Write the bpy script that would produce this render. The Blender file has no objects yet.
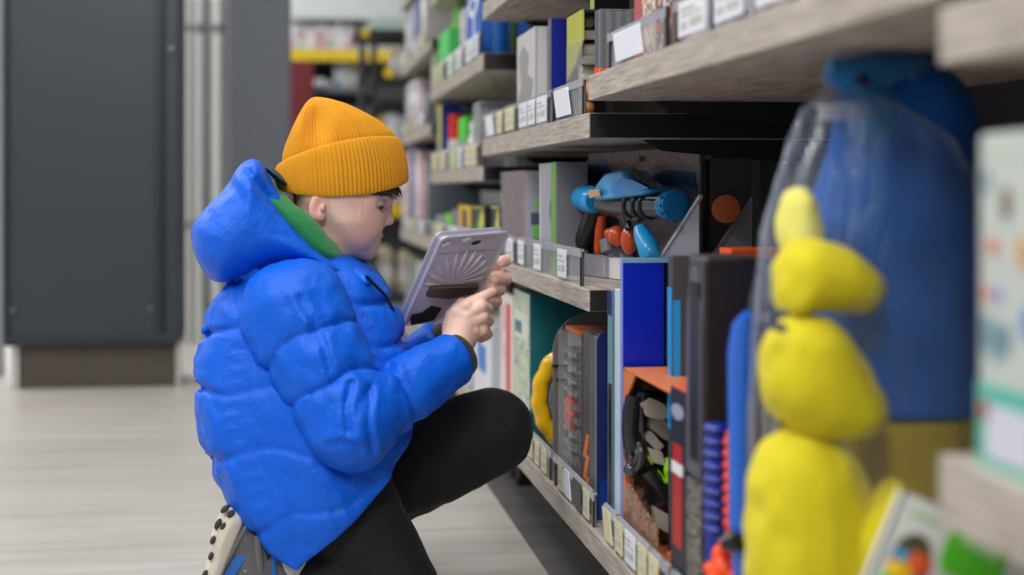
import bpy, bmesh, math, random
import numpy as np
from mathutils import Vector, Matrix
rnd = random.Random(7)
SC = bpy.context.scene
COL = SC.collection

# ------------------------------------------------------------------ camera, light, exposure
F = 1500.0; CX = 512.0; HY = 190.0; CAMZ = 0.67; TH = math.radians(8.6)
cs, sn = math.cos(TH), math.sin(TH)
cd = bpy.data.cameras.new('camera'); cam = bpy.data.objects.new('camera', cd); COL.objects.link(cam)
cam.location = (0, 0, CAMZ); cam.rotation_euler = (math.radians(90), 0, -TH)
cd.sensor_width = 36; cd.lens = F / 1024 * 36; cd.shift_y = -(287.5 - HY) / 1024
cd.clip_start = 0.05; cd.clip_end = 60
cd.dof.use_dof = True; cd.dof.focus_distance = 2.33; cd.dof.aperture_fstop = 2.3
SC.camera = cam
SC.view_settings.view_transform = 'Standard'; SC.view_settings.look = 'None'
SC.view_settings.gamma = 1.0; SC.view_settings.use_curve_mapping = False
SC.view_settings.exposure = -0.50
w = bpy.data.worlds.new('store_light'); SC.world = w; w.use_nodes = True
w.node_tree.nodes['Background'].inputs[0].default_value = (0.93, 0.96, 1.0, 1)
w.node_tree.nodes['Background'].inputs[1].default_value = 0.30
def area(name, loc, size, power, col=(1, 0.98, 0.95), target=None):
    l = bpy.data.lights.new(name, 'AREA'); l.shape = 'RECTANGLE'; l.size = size[0]; l.size_y = size[1]
    l.energy = power; l.color = col
    o = bpy.data.objects.new(name, l); COL.objects.link(o); o.location = loc
    if target is not None:
        o.rotation_euler = (Vector(target) - Vector(loc)).to_track_quat('-Z', 'Y').to_euler()
    return o
area('fill_lamp_behind_camera', (-0.55, 1.6, 3.3), (0.5, 4.5), 125, target=(0.15, 2.0, 0.3))
area('fill_lamp_behind_camera', (-0.9, 7.0, 3.3), (0.5, 5.0), 200)
area('fill_lamp_behind_camera', (-2.6, 2.5, 3.3), (0.5, 5.0), 105)
area('fill_lamp_behind_camera', (-3.0, 7.5, 3.3), (0.5, 5.0), 170)
area('fill_lamp_behind_camera', (-0.5, -1.6, 3.2), (1.2, 1.2), 130, target=(0.4, 2.2, 0.6))  # unseen fill lamp added behind the camera to brighten faces turned towards it

# ------------------------------------------------------------------ where a picture point lies on a known plane
def PX(px, X):                       # Y of the point of plane X seen at column px
    t = (px - CX) / F
    return X * (cs - t * sn) / (sn + t * cs)
def PYX(px, Y):                      # X of the point of plane Y seen at column px
    t = (px - CX) / F
    return Y * (sn + t * cs) / (cs - t * sn)
def DEP(X, Y): return X * sn + Y * cs
def ZZ(py, X, Y): return CAMZ - (py - HY) * DEP(X, Y) / F
def atY(px, py, Y):
    X = PYX(px, Y); return Vector((X, Y, ZZ(py, X, Y)))
def atX(px, py, X):
    Y = PX(px, X); return Vector((X, Y, ZZ(py, X, Y)))

# ------------------------------------------------------------------ materials
def s2l(c):
    return tuple(((v / 255) / 12.92 if v / 255 <= 0.04045 else (((v / 255) + 0.055) / 1.055) ** 2.4) for v in c)
MATS = {}
def nt(name):
    m = bpy.data.materials.new(name); m.use_nodes = True
    return m, m.node_tree, m.node_tree.nodes['Principled BSDF']
def bump(t, b, scale, dist, strength=0.5, detail=4, stretch=None, tex='NOISE'):
    tc = t.nodes.new('ShaderNodeTexCoord'); mp = t.nodes.new('ShaderNodeMapping')
    t.links.new(tc.outputs['Object'], mp.inputs[0])
    if stretch: mp.inputs['Scale'].default_value = stretch
    n = t.nodes.new('ShaderNodeTexNoise'); n.inputs['Scale'].default_value = scale; n.inputs['Detail'].default_value = detail
    t.links.new(mp.outputs[0], n.inputs[0])
    bp = t.nodes.new('ShaderNodeBump'); bp.inputs['Distance'].default_value = dist; bp.inputs['Strength'].default_value = strength
    t.links.new(n.outputs[0], bp.inputs['Height']); t.links.new(bp.outputs[0], b.inputs['Normal'])
    return n, mp
def M(rgb, rough=0.5, metal=0.0, alpha=1.0, spec=0.5, bmp=None, vary=0.0, sheen=0.0, coat=0.0):
    key = (tuple(rgb), rough, metal, alpha, spec, bmp, vary, sheen, coat)
    if key in MATS: return MATS[key]
    m, t, b = nt('surface_%d' % len(MATS))
    c = s2l(rgb) + (1,)
    b.inputs['Base Color'].default_value = c; b.inputs['Roughness'].default_value = rough
    b.inputs['Metallic'].default_value = metal; b.inputs['Alpha'].default_value = alpha
    b.inputs['Specular IOR Level'].default_value = spec
    b.inputs['Sheen Weight'].default_value = sheen; b.inputs['Coat Weight'].default_value = coat
    n = None
    sc_, di, st = bmp if bmp else (60, 0.0006, 0.25)
    n, mp = bump(t, b, sc_, di, st)
    v = vary if vary else 0.06
    n2 = t.nodes.new('ShaderNodeTexNoise'); n2.inputs['Scale'].default_value = 9; n2.inputs['Detail'].default_value = 3
    t.links.new(mp.outputs[0], n2.inputs[0])
    mx = t.nodes.new('ShaderNodeMix'); mx.data_type = 'RGBA'
    mx.inputs['A'].default_value = tuple(x * (1 - v) for x in c[:3]) + (1,)
    mx.inputs['B'].default_value = tuple(min(1, x * (1 + v)) for x in c[:3]) + (1,)
    t.links.new(n2.outputs[0], mx.inputs['Factor']); t.links.new(mx.outputs['Result'], b.inputs['Base Color'])
    MATS[key] = m; return m
def PRINT(cols, scale=30, rough=0.35, stretch=(1, 1, 1), kind='noise', seed=0):
    """printed packaging: hard edged patches of a few inks"""
    key = ('p', tuple(cols), scale, rough, stretch, kind, seed)
    if key in MATS: return MATS[key]
    m, t, b = nt('printed_card_%d' % len(MATS))
    tc = t.nodes.new('ShaderNodeTexCoord'); mp = t.nodes.new('ShaderNodeMapping')
    mp.inputs['Scale'].default_value = stretch; mp.inputs['Location'].default_value = (seed * 3.7, seed * 1.3, seed * 2.1)
    t.links.new(tc.outputs['Object'], mp.inputs[0])
    if kind == 'noise':
        n = t.nodes.new('ShaderNodeTexNoise'); n.inputs['Scale'].default_value = scale; n.inputs['Detail'].default_value = 2
        src = n.outputs[0]; lo, hi = 0.36, 0.64
    else:
        n = t.nodes.new('ShaderNodeTexVoronoi'); n.inputs['Scale'].default_value = scale
        sp = t.nodes.new('ShaderNodeSeparateColor'); t.links.new(n.outputs['Color'], sp.inputs[0]); src = sp.outputs[0]; lo, hi = 0.0, 1.0
    t.links.new(mp.outputs[0], n.inputs[0])
    r = t.nodes.new('ShaderNodeValToRGB'); r.color_ramp.interpolation = 'CONSTANT'
    k = len(cols); e = r.color_ramp.elements
    while len(e) < k: e.new(0.5)
    for i, c in enumerate(cols):
        e[i].position = 0 if i == 0 else lo + (hi - lo) * i / k
        e[i].color = s2l(c) + (1,)
    t.links.new(src, r.inputs[0]); t.links.new(r.outputs[0], b.inputs['Base Color'])
    b.inputs['Roughness'].default_value = rough
    MATS[key] = m; return m
def CLEAR(alpha=0.18, tint=(225, 228, 235), rough=0.12, bmp=None, gain=0.35, blend=0.12):
    key = ('c', alpha, tint, rough, bmp, gain, blend)
    if key in MATS: return MATS[key]
    m, t, b = nt('clear_plastic_%d' % len(MATS))
    b.inputs['Base Color'].default_value = s2l(tint) + (1,); b.inputs['Roughness'].default_value = rough
    b.inputs['Alpha'].default_value = alpha; b.inputs['Specular IOR Level'].default_value = 0.8
    b.inputs['Coat Weight'].default_value = 0.6; b.inputs['Coat Roughness'].default_value = 0.05
    if bmp: bump(t, b, bmp[0], bmp[1], bmp[2], stretch=bmp[3] if len(bmp) > 3 else None)
    fr = t.nodes.new('ShaderNodeLayerWeight'); fr.inputs['Blend'].default_value = blend
    if bmp: t.links.new(b.inputs['Normal'].links[0].from_socket, fr.inputs['Normal'])
    mr = t.nodes.new('ShaderNodeMapRange'); mr.inputs['To Min'].default_value = alpha; mr.inputs['To Max'].default_value = min(1, alpha + gain)
    t.links.new(fr.outputs['Facing'], mr.inputs['Value']); t.links.new(mr.outputs[0], b.inputs['Alpha'])
    MATS[key] = m; return m
def wood():
    m, t, b = nt('greige_oak_laminate')
    tc = t.nodes.new('ShaderNodeTexCoord'); mp = t.nodes.new('ShaderNodeMapping'); mp.inputs['Scale'].default_value = (14, 2.2, 60)
    t.links.new(tc.outputs['Object'], mp.inputs[0])
    n = t.nodes.new('ShaderNodeTexNoise'); n.inputs['Scale'].default_value = 5; n.inputs['Detail'].default_value = 7; n.inputs['Distortion'].default_value = 0.4
    t.links.new(mp.outputs[0], n.inputs[0])
    r = t.nodes.new('ShaderNodeValToRGB'); e = r.color_ramp.elements
    e[0].position = 0.3; e[0].color = s2l((138, 129, 119)) + (1,); e[1].position = 0.68; e[1].color = s2l((192, 184, 174)) + (1,)
    t.links.new(n.outputs[0], r.inputs[0]); t.links.new(r.outputs[0], b.inputs['Base Color']); b.inputs['Roughness'].default_value = 0.55
    bp = t.nodes.new('ShaderNodeBump'); bp.inputs['Distance'].default_value = 0.0006; t.links.new(n.outputs[0], bp.inputs['Height']); t.links.new(bp.outputs[0], b.inputs['Normal'])
    return m
WOOD = wood()
def floor_mat(c1, c2, jx, jy, joint):
    jx = 40.0
    m, t, b = nt('floor_tile')
    tc = t.nodes.new('ShaderNodeTexCoord'); mp = t.nodes.new('ShaderNodeMapping'); mp.inputs['Scale'].default_value = (0.9, 9, 1)
    t.links.new(tc.outputs['Object'], mp.inputs[0])
    n = t.nodes.new('ShaderNodeTexNoise'); n.inputs['Scale'].default_value = 2.2; n.inputs['Detail'].default_value = 6; n.inputs['Distortion'].default_value = 0.6
    t.links.new(mp.outputs[0], n.inputs[0])
    r = t.nodes.new('ShaderNodeValToRGB'); e = r.color_ramp.elements
    e[0].position = 0.32; e[0].color = s2l(c1) + (1,); e[1].position = 0.66; e[1].color = s2l(c2) + (1,)
    t.links.new(n.outputs[0], r.inputs[0])
    br = t.nodes.new('ShaderNodeTexBrick'); br.inputs['Scale'].default_value = 1; br.inputs['Mortar Size'].default_value = 0.0018
    br.inputs['Brick Width'].default_value = jx; br.inputs['Row Height'].default_value = jy; br.offset = 0.5
    br.inputs['Color1'].default_value = (1, 1, 1, 1); br.inputs['Color2'].default_value = (0.93, 0.93, 0.93, 1); br.inputs['Mortar'].default_value = s2l(joint) + (1,)
    t.links.new(tc.outputs['Object'], br.inputs[0])
    mx = t.nodes.new('ShaderNodeMix'); mx.data_type = 'RGBA'; mx.blend_type = 'MULTIPLY'; mx.inputs['Factor'].default_value = 1
    t.links.new(r.outputs[0], mx.inputs['A']); t.links.new(br.outputs[0], mx.inputs['B']); t.links.new(mx.outputs['Result'], b.inputs['Base Color'])
    b.inputs['Roughness'].default_value = 0.32
    return m

# ------------------------------------------------------------------ mesh helpers (all vertices are given in world metres)
def props(o, label=None, cat=None, group=None, kind=None):
    if label: o['label'] = label
    if cat: o['category'] = cat
    if group: o['group'] = group
    if kind: o['kind'] = kind
    return o
def thing(name, label, cat, loc, group=None):
    o = bpy.data.objects.new(name, None); COL.objects.link(o); o.empty_display_size = 0.03
    o.location = loc; return props(o, label, cat, group)
def wloc(o):
    v = Vector((0, 0, 0))
    while o is not None: v += o.location; o = o.parent
    return v
def mk(name, V, Fc, mat, parent=None, smooth=False, label=None, loc=None, matidx=None):
    V = np.asarray(V, dtype=float).reshape(-1, 3)
    if loc is None:
        if parent is None: loc = Vector(((V[:, 0].min() + V[:, 0].max()) / 2, (V[:, 1].min() + V[:, 1].max()) / 2, V[:, 2].min()))
        else: loc = wloc(parent)
    V = V - np.array(loc)
    me = bpy.data.meshes.new(name)
    if isinstance(Fc, np.ndarray):
        nf = len(Fc); k = Fc.shape[1]
        me.vertices.add(len(V)); me.vertices.foreach_set('co', V.ravel())
        me.loops.add(nf * k); me.loops.foreach_set('vertex_index', Fc.ravel().astype(np.int32))
        me.polygons.add(nf); me.polygons.foreach_set('loop_start', np.arange(0, nf * k, k, dtype=np.int32))
        me.update(calc_edges=True)
    else:
        me.from_pydata([tuple(v) for v in V], [], Fc)
    for mm in (mat if isinstance(mat, (list, tuple)) else [mat]): me.materials.append(mm)
    if smooth: me.polygons.foreach_set('use_smooth', [True] * len(me.polygons))
    if matidx is not None: me.polygons.foreach_set('material_index', matidx)
    me.validate(); me.update()
    o = bpy.data.objects.new(name, me); COL.objects.link(o)
    if parent is None: o.location = loc
    else: o.parent = parent; o.location = Vector(loc) - wloc(parent)
    if label: o['label'] = label
    return o
class MB:
    """collects shapes into one mesh"""
    def __init__(s): s.V = []; s.F = []; s.I = []; s.cur = 0
    def add(s, V, Fc):
        n = len(s.V); s.V += [tuple(v) for v in V]; s.F += [tuple(i + n for i in f) for f in Fc]; s.I += [s.cur] * len(Fc); return s
    def box(s, lo, hi, bev=0.0, R=None, piv=None):
        bm = bmesh.new(); bmesh.ops.create_cube(bm, size=1)
        c = [(lo[i] + hi[i]) / 2 for i in range(3)]; d = [abs(hi[i] - lo[i]) for i in range(3)]
        for v in bm.verts: v.co = Vector((v.co.x * d[0] + c[0], v.co.y * d[1] + c[1], v.co.z * d[2] + c[2]))
        if bev > 0: bmesh.ops.bevel(bm, geom=bm.edges[:], offset=min(bev, min(d) * 0.45), segments=2, affect='EDGES', profile=0.5)
        if R is not None:
            p = Vector(piv if piv is not None else c)
            for v in bm.verts: v.co = R @ (v.co - p) + p
        bm.verts.index_update()
        s.add([v.co[:] for v in bm.verts], [[v.index for v in f.verts] for f in bm.faces]); bm.free(); return s
    def tube(s, pts, r, n=8, cap=True):
        pts = [Vector(p) for p in pts]; rings = []; rr = r if isinstance(r, (list, tuple)) else [r] * len(pts)
        up = None
        for i, p in enumerate(pts):
            d = (pts[min(i + 1, len(pts) - 1)] - pts[max(i - 1, 0)]).normalized()
            if up is None: up = d.orthogonal().normalized()
            a = (up - d * up.dot(d)).normalized(); up = a; b = d.cross(a)
            rings.append([p + (a * math.cos(2 * math.pi * k / n) + b * math.sin(2 * math.pi * k / n)) * rr[i] for k in range(n)])
        V = [v for rg in rings for v in rg]; Fc = []
        for i in range(len(pts) - 1):
            for k in range(n):
                k2 = (k + 1) % n; Fc.append((i * n + k, i * n + k2, (i + 1) * n + k2, (i + 1) * n + k))
        if cap: Fc.append(tuple(range(n))[::-1]); Fc.append(tuple((len(pts) - 1) * n + k for k in range(n)))
        return s.add(V, Fc)
    def loft(s, rings, cap=True, close=True):
        n = len(rings[0]); V = [v for r in rings for v in r]; Fc = []
        for i in range(len(rings) - 1):
            for k in range(n if close else n - 1):
                k2 = (k + 1) % n; Fc.append((i * n + k, i * n + k2, (i + 1) * n + k2, (i + 1) * n + k))
        if cap: Fc.append(tuple(range(n))[::-1]); Fc.append(tuple((len(rings) - 1) * n + k for k in range(n)))
        return s.add(V, Fc)
    def prism(s, poly, off):
        """poly: 3D outline, off: extrusion vector"""
        off = Vector(off); a = [Vector(p) for p in poly]; n = len(a)
        Fc = [tuple(range(n)), tuple(range(2 * n - 1, n - 1, -1))] + [(i, n + i, n + (i + 1) % n, (i + 1) % n) for i in range(n)]
        return s.add(a + [p + off for p in a], Fc)
    def ell(s, c, r, n=20, m=12, R=None, f=None):
        c = Vector(c); rings = []
        for i in range(m + 1):
            ph = math.pi * i / m; ring = []
            for k in range(n):
                th = 2 * math.pi * k / n
                p = Vector((math.sin(ph) * math.cos(th), math.sin(ph) * math.sin(th), math.cos(ph)))
                if f: p = p * f(p)
                p = Vector((p.x * r[0], p.y * r[1], p.z * r[2]))
                if R is not None: p = R @ p
                ring.append(c + p)
            rings.append(ring)
        return s.loft(rings, cap=False)
    def cyl(s, a, b, r1, r2=None, n=20): return s.tube([a, b], [r1, r1 if r2 is None else r2], n)
    def torus(s, c, ax, R1, r, n=28, m=8, a0=0, a1=2 * math.pi):
        ax = Vector(ax).normalized(); u = ax.orthogonal().normalized(); v = ax.cross(u); c = Vector(c); rings = []
        for i in range(n + 1):
            t = a0 + (a1 - a0) * i / n; d = u * math.cos(t) + v * math.sin(t)
            rings.append([c + d * (R1 + r * math.cos(2 * math.pi * k / m)) + ax * r * math.sin(2 * math.pi * k / m) for k in range(m)])
        return s.loft(rings)
    def build(s, name, mat, parent=None, smooth=False, label=None, loc=None):
        o = mk(name, s.V, s.F, mat, parent, smooth, label, loc, matidx=s.I if isinstance(mat, (list, tuple)) else None)
        bm = bmesh.new(); bm.from_mesh(o.data); bmesh.ops.recalc_face_normals(bm, faces=bm.faces); bm.to_mesh(o.data); bm.free()
        if smooth: o.data.set_sharp_from_angle(angle=math.radians(42))
        return o
def bx(name, lo, hi, mat, parent=None, bev=0.0, label=None, loc=None): return MB().box(lo, hi, bev).build(name, mat, parent, label=label, loc=loc)

# ------------------------------------------------------------------ implicit surfaces
def noise3(x, y, z, seed=0):
    rs = np.random.RandomState(seed); L = rs.rand(32, 32, 32)
    xi = np.floor(x).astype(int); yi = np.floor(y).astype(int); zi = np.floor(z).astype(int)
    fx = x - xi; fy = y - yi; fz = z - zi
    fx = fx * fx * (3 - 2 * fx); fy = fy * fy * (3 - 2 * fy); fz = fz * fz * (3 - 2 * fz)
    g = lambda a, b, c: L[(xi + a) % 32, (yi + b) % 32, (zi + c) % 32]
    return (((g(0,0,0)*(1-fx)+g(1,0,0)*fx)*(1-fy)+(g(0,1,0)*(1-fx)+g(1,1,0)*fx)*fy)*(1-fz)
            + ((g(0,0,1)*(1-fx)+g(1,0,1)*fx)*(1-fy)+(g(0,1,1)*(1-fx)+g(1,1,1)*fx)*fy)*fz) * 2 - 1
def smin(a, b, k):
    h = np.clip(0.5 + 0.5 * (b - a) / k, 0, 1); return b * (1 - h) + a * h - k * h * (1 - h)
def smax(a, b, k): return -smin(-a, -b, k)
def cap(P, a, b, ra, rb):
    a = np.array(a); b = np.array(b); d = b - a; L2 = float(d @ d) + 1e-12
    t = np.clip(((P[0] - a[0]) * d[0] + (P[1] - a[1]) * d[1] + (P[2] - a[2]) * d[2]) / L2, 0, 1)
    q = np.sqrt((P[0] - a[0] - t * d[0]) ** 2 + (P[1] - a[1] - t * d[1]) ** 2 + (P[2] - a[2] - t * d[2]) ** 2)
    return q - (ra + (rb - ra) * t), t
def elld(P, c, r, ang=0.0):
    """ellipsoid, turned by ang in the XZ plane"""
    x = P[0] - c[0]; y = P[1] - c[1]; z = P[2] - c[2]; ca, sa = math.cos(ang), math.sin(ang)
    x, z = x * ca + z * sa, -x * sa + z * ca
    k = np.sqrt((x / r[0]) ** 2 + (y / r[1]) ** 2 + (z / r[2]) ** 2); return (k - 1) * min(r)
def poly2(x, z, pts):
    """signed distance to a polygon"""
    d = np.full(np.broadcast(x, z).shape, 1e9); inside = np.zeros(d.shape, bool); n = len(pts)
    for i in range(n):
        ax, az = pts[i]; bx_, bz = pts[(i + 1) % n]; ex, ez = bx_ - ax, bz - az
        wx, wz = x - ax, z - az; t = np.clip((wx * ex + wz * ez) / (ex * ex + ez * ez + 1e-12), 0, 1)
        d = np.minimum(d, (wx - t * ex) ** 2 + (wz - t * ez) ** 2)
        c = ((az > z) != (bz > z)) & (x < (bx_ - ax) * (z - az) / ((bz - az) if abs(bz - az) > 1e-12 else 1e-12) + ax)
        inside ^= c
    return np.where(inside, -1, 1) * np.sqrt(d)
def pline(x, z, pts):
    d = np.full(np.broadcast(x, z).shape, 1e9)
    for i in range(len(pts) - 1):
        ax, az = pts[i]; ex, ez = pts[i + 1][0] - ax, pts[i + 1][1] - az; wx, wz = x - ax, z - az
        t = np.clip((wx * ex + wz * ez) / (ex * ex + ez * ez + 1e-12), 0, 1); d = np.minimum(d, (wx - t * ex) ** 2 + (wz - t * ez) ** 2)
    return np.sqrt(d)
def smoothpoly(pts, it=2, closed=True):
    for _ in range(it):
        q = []; n = len(pts)
        for i in range(n if closed else n - 1):
            a, b = pts[i], pts[(i + 1) % n]
            q += [(a[0] * .75 + b[0] * .25, a[1] * .75 + b[1] * .25), (a[0] * .25 + b[0] * .75, a[1] * .25 + b[1] * .75)]
        if not closed: q = [pts[0]] + q + [pts[-1]]
        pts = q
    return pts
def blur_in(d, h, rad, depth=.012):
    """softens the middle ridge of a planar distance field, the outline stays"""
    if d.ndim != 3 or d.shape[0] < 8 or d.shape[2] < 8: return d
    k = max(1, int(rad/h)); q = d.copy()
    for _ in range(3):
        for ax in (0, 2):
            pad = [(0, 0)]*3; pad[ax] = (k+1, k); cs_ = np.cumsum(np.pad(q, pad, mode='edge'), axis=ax); n = d.shape[ax]; w_ = 2*k+1
            q = (np.take(cs_, range(w_, w_+n), axis=ax)-np.take(cs_, range(0, n), axis=ax))/w_
    m = np.clip(-d/depth, 0, 1); m = m*m*(3-2*m); return d*(1-m)+q*m
def inflate(d2, aw, W, R, n=2.4):
    """solid whose outline is d2=0 and whose half width is W"""
    q = np.clip(aw / W, 0, 1); g = R * (1 - (1 - q ** n) ** (1 / n)); return d2 + g + np.maximum(aw - W, 0) * 3
def surfnet(f, lo, hi, h):
    ax = [np.arange(lo[i], hi[i] + h, h) for i in range(3)]
    P = (ax[0][:, None, None], ax[1][None, :, None], ax[2][None, None, :])
    D = np.broadcast_to(f(P), (len(ax[0]), len(ax[1]), len(ax[2]))).astype(np.float64)
    S = D < 0; sh = D.shape; acc = np.zeros((sh[0]-1, sh[1]-1, sh[2]-1, 3), np.float32); cnt = np.zeros((sh[0]-1, sh[1]-1, sh[2]-1), np.float32)
    offs = [(0,0),(0,1),(1,0),(1,1)]
    for a in range(3):
        o1, o2 = [i for i in range(3) if i != a]
        for u, v in offs:
            s0 = [slice(0, sh[i]-1) for i in range(3)]
            s0[o1] = slice(u, sh[o1]-1+u); s0[o2] = slice(v, sh[o2]-1+v); s1 = list(s0)
            s0[a] = slice(0, sh[a]-1); s1[a] = slice(1, sh[a])
            d0 = D[tuple(s0)]; d1 = D[tuple(s1)]; cr = (d0 < 0) != (d1 < 0)
            t = np.where(cr, d0 / np.where(cr, d0 - d1, 1), 0)
            off = [0, 0, 0]; off[o1] = u; off[o2] = v
            for k in range(3): acc[..., k] += np.where(cr, t if k == a else off[k], 0)
            cnt += cr
    on = cnt > 0; idx = -np.ones(on.shape, np.int64); ii = np.argwhere(on); idx[on] = np.arange(len(ii))
    V = (ii + acc[on] / cnt[on][:, None]) * h + np.array([ax[0][0], ax[1][0], ax[2][0]])
    Fs = []
    for a in range(3):
        o1, o2 = [(1, 2), (2, 0), (0, 1)][a]
        s0 = [slice(1, sh[i]-1) for i in range(3)]; s1 = list(s0); s0[a] = slice(0, sh[a]-1); s1[a] = slice(1, sh[a])
        A = S[tuple(s0)]; B = S[tuple(s1)]
        for flip in (0, 1):
            m = np.argwhere((A & ~B) if not flip else (~A & B))
            if not len(m): continue
            b = m.copy()
            for k in range(3):
                if k != a: b[:, k] += 1
            def g(du, dv):
                c = b.copy(); c[:, o1] += du; c[:, o2] += dv; return idx[c[:, 0], c[:, 1], c[:, 2]]
            q = np.stack([g(-1, -1), g(0, -1), g(0, 0), g(-1, 0)], 1)
            Fs.append(q if not flip else q[:, ::-1])
    return V, np.concatenate(Fs)
def relax(V, Fc, it=1):
    E = np.concatenate([Fc[:, [0, 1]], Fc[:, [1, 2]], Fc[:, [2, 3]], Fc[:, [3, 0]]]); E = np.concatenate([E, E[:, ::-1]])
    for _ in range(it):
        s = np.zeros_like(V); c = np.bincount(E[:, 0], minlength=len(V))[:, None]
        for k in range(3): s[:, k] = np.bincount(E[:, 0], weights=V[E[:, 1], k], minlength=len(V))
        V = V * 0.5 + 0.5 * s / np.maximum(c, 1)
    return V
# ================================================================== THE SETTING
S = [0.99, 2.21, 3.43, 4.70, 5.92, 7.12]          # seams between the shelving bays
XF, XB = 0.45, 0.90                               # shelf fronts, back panel
BLACK = M((24, 24, 27), 0.45)
DARK = M((42, 43, 47), 0.5)
GREYM = M((92, 94, 99), 0.5)
props(bx('floor', (-6, -1.5, -0.05), (0.4536, 11, 0), floor_mat((178, 173, 167), (198, 193, 188), 1.2, 0.6, (226, 224, 222))), kind='structure')
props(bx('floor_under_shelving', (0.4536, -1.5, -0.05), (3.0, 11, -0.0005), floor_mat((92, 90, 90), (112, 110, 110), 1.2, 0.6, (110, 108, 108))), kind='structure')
props(bx('wall_back', (-6, 10.4, 0), (4, 10.5, 4.0), M((214, 218, 220), 0.7)), kind='structure')
props(bx('wall_left', (-6.1, -1.5, 0), (-6, 10.4, 4.0), M((214, 214, 212), 0.7)), kind='structure')

# dark clad pillar on the left
YP = 5.22
def xz(px, py, Y): v = atY(px, py, Y); return v.x, v.z
x0 = PYX(4, YP); x1 = PYX(178, YP)
pil = thing('clad_pillar', 'broad dark slate grey clad pillar with a brown plinth, left of the boy', 'pillar', ((x0+x1)/2, YP+0.18, 0))
SL = M((47, 56, 66), 0.42, vary=0.05); SLD = M((32, 38, 45), 0.4)
zb = ZZ(339, (x0+x1)/2, YP)
bx('cladding_panel', (x0+0.012, YP, zb+0.01), (x1-0.07, YP+0.36, 3.0), SL, pil, 0.004)
bx('edge_trim', (x0-0.0, YP-0.012, zb), (x0+0.015, YP+0.36, 3.0), SLD, pil, 0.003)
bx('edge_trim', (x1-0.075, YP-0.012, zb), (x1-0.05, YP+0.36, 3.0), SLD, pil, 0.003)
bx('edge_trim', (x1-0.05, YP+0.01, zb), (x1, YP+0.36, 3.0), SL, pil, 0.003)
bx('bottom_trim', (x0, YP-0.014, zb-0.02), (x1, YP+0.36, zb+0.012), SLD, pil, 0.003)
bx('plinth', (x0+0.05, YP+0.03, 0), (x1-0.012, YP+0.34, zb-0.02), M((78, 70, 64), 0.6, vary=0.2), pil, 0.003)
bx('plinth_corner_strip', (x0+0.02, YP+0.025, 0), (x0+0.045, YP+0.1, zb-0.02), M((190, 188, 186), 0.3, metal=0.3), pil, 0.002)
bx('plinth_corner_strip', (x1-0.01, YP+0.025, 0), (x1+0.006, YP+0.1, zb-0.02), M((190, 188, 186), 0.3, metal=0.3), pil, 0.002)
m = MB()
for sx, sz in ((x0+0.03, zb+0.1), (x1-0.09, zb+0.1), (x1-0.02, 1.15)): m.cyl((sx, YP-0.016, sz), (sx, YP+0.004, sz), 0.008)
m.build('rivet', M((120, 128, 136), 0.3, 0.6), pil)
# pale strip left of the pillar : next clad box far left
bx('shop_display_panel', (PYX(-60, 5.6), 5.6, 0), (PYX(2.5, 5.6), 5.65, 2.6), M((150, 156, 160), 0.5), None, 0.004)
props(bpy.data.objects['shop_display_panel'], 'light grey upright panel at the far left edge behind the slate pillar', 'panel')
# upright pipes
YT = 6.6
for pxl, pxr, c, lab in ((186.5, 191.5, (214, 210, 202), 'cream vertical pipe right beside the slate pillar'), (195.5, 203.5, (214, 220, 214), 'pale green grey vertical pipe, second from the slate pillar'),
                    (205, 208.5, (120, 126, 130), 'thin grey vertical pipe between two pale pipes'), (212, 224, (218, 222, 216), 'wide pale vertical pipe next to the grey column')):
    xa, xb_ = PYX(pxl, YT), PYX(pxr, YT); r = (xb_-xa)/2; xc = (xa+xb_)/2
    t = thing('wall_pipe', lab, 'pipe', (xc, YT, 0), 'vertical pipes beside the grey column')
    MB().cyl((xc, YT, 0.0), (xc, YT, 3.2), r, n=24).build('pipe', M(c, 0.35), t, True)
    for zc in (0.5, 1.35, 2.4): mm = MB(); mm.cyl((xc, YT, zc), (xc, YT, zc+0.035), r*1.18, n=24); mm.box((xc-r*0.5, YT, zc), (xc+r*0.5, YT+0.1, zc+0.03)); mm.build('pipe_clamp', M((150, 152, 154), 0.35, 0.5), t)
props(bx('wall_niche', (PYX(150, 6.8), 6.75, 0), (PYX(262, 6.8), 6.85, 3.2), M((168, 170, 172), 0.6)), kind='structure')
props(bx('column_grey', (PYX(228, 6.3), 6.3, 0), (PYX(291, 6.3), 6.8, 3.2), M((106, 111, 120), 0.6), None, 0.01), kind='structure')

# ------------------------------------------------------------------ back of the store
YB = 9.2
bu = thing('wall_shelf_unit', 'long blurred shelving at the back of the store with a yellow price strip', 'shelving', (PYX(330, YB), YB+0.2, 0))
xa, xb_ = PYX(288, YB), PYX(480, YB)
def zz(py, Y=YB, px=330): return ZZ(py, PYX(px, Y), Y)
bx('shelf', (xa, YB, zz(62)), (xb_, YB+0.5, zz(58)), M((60, 60, 64), 0.5), bu)
bx('yellow_price_strip', (xa, YB-0.012, zz(61)), (xb_, YB-0.002, zz(50)), M((226, 196, 20), 0.45), bu)
bx('back_panel', (xa, YB+0.5, 0), (xb_, YB+0.54, zz(0)), M((30, 30, 33), 0.6), bu)
bx('header_board', (xa, YB-0.02, zz(19)), (xb_, YB+0.5, zz(-30)), M((204, 212, 214), 0.6), bu)
bx('shelf', (xa, YB-0.05, zz(92)), (xb_, YB+0.5, zz(87)), M((116, 120, 128), 0.5), bu)
bx('shelf', (xa, YB-0.05, zz(150)), (xb_, YB+0.5, zz(145)), M((116, 120, 128), 0.5), bu)
bx('shelf', (xa, YB-0.05, zz(215)), (xb_, YB+0.5, zz(203)), M((226, 196, 20), 0.5), bu)
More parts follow.
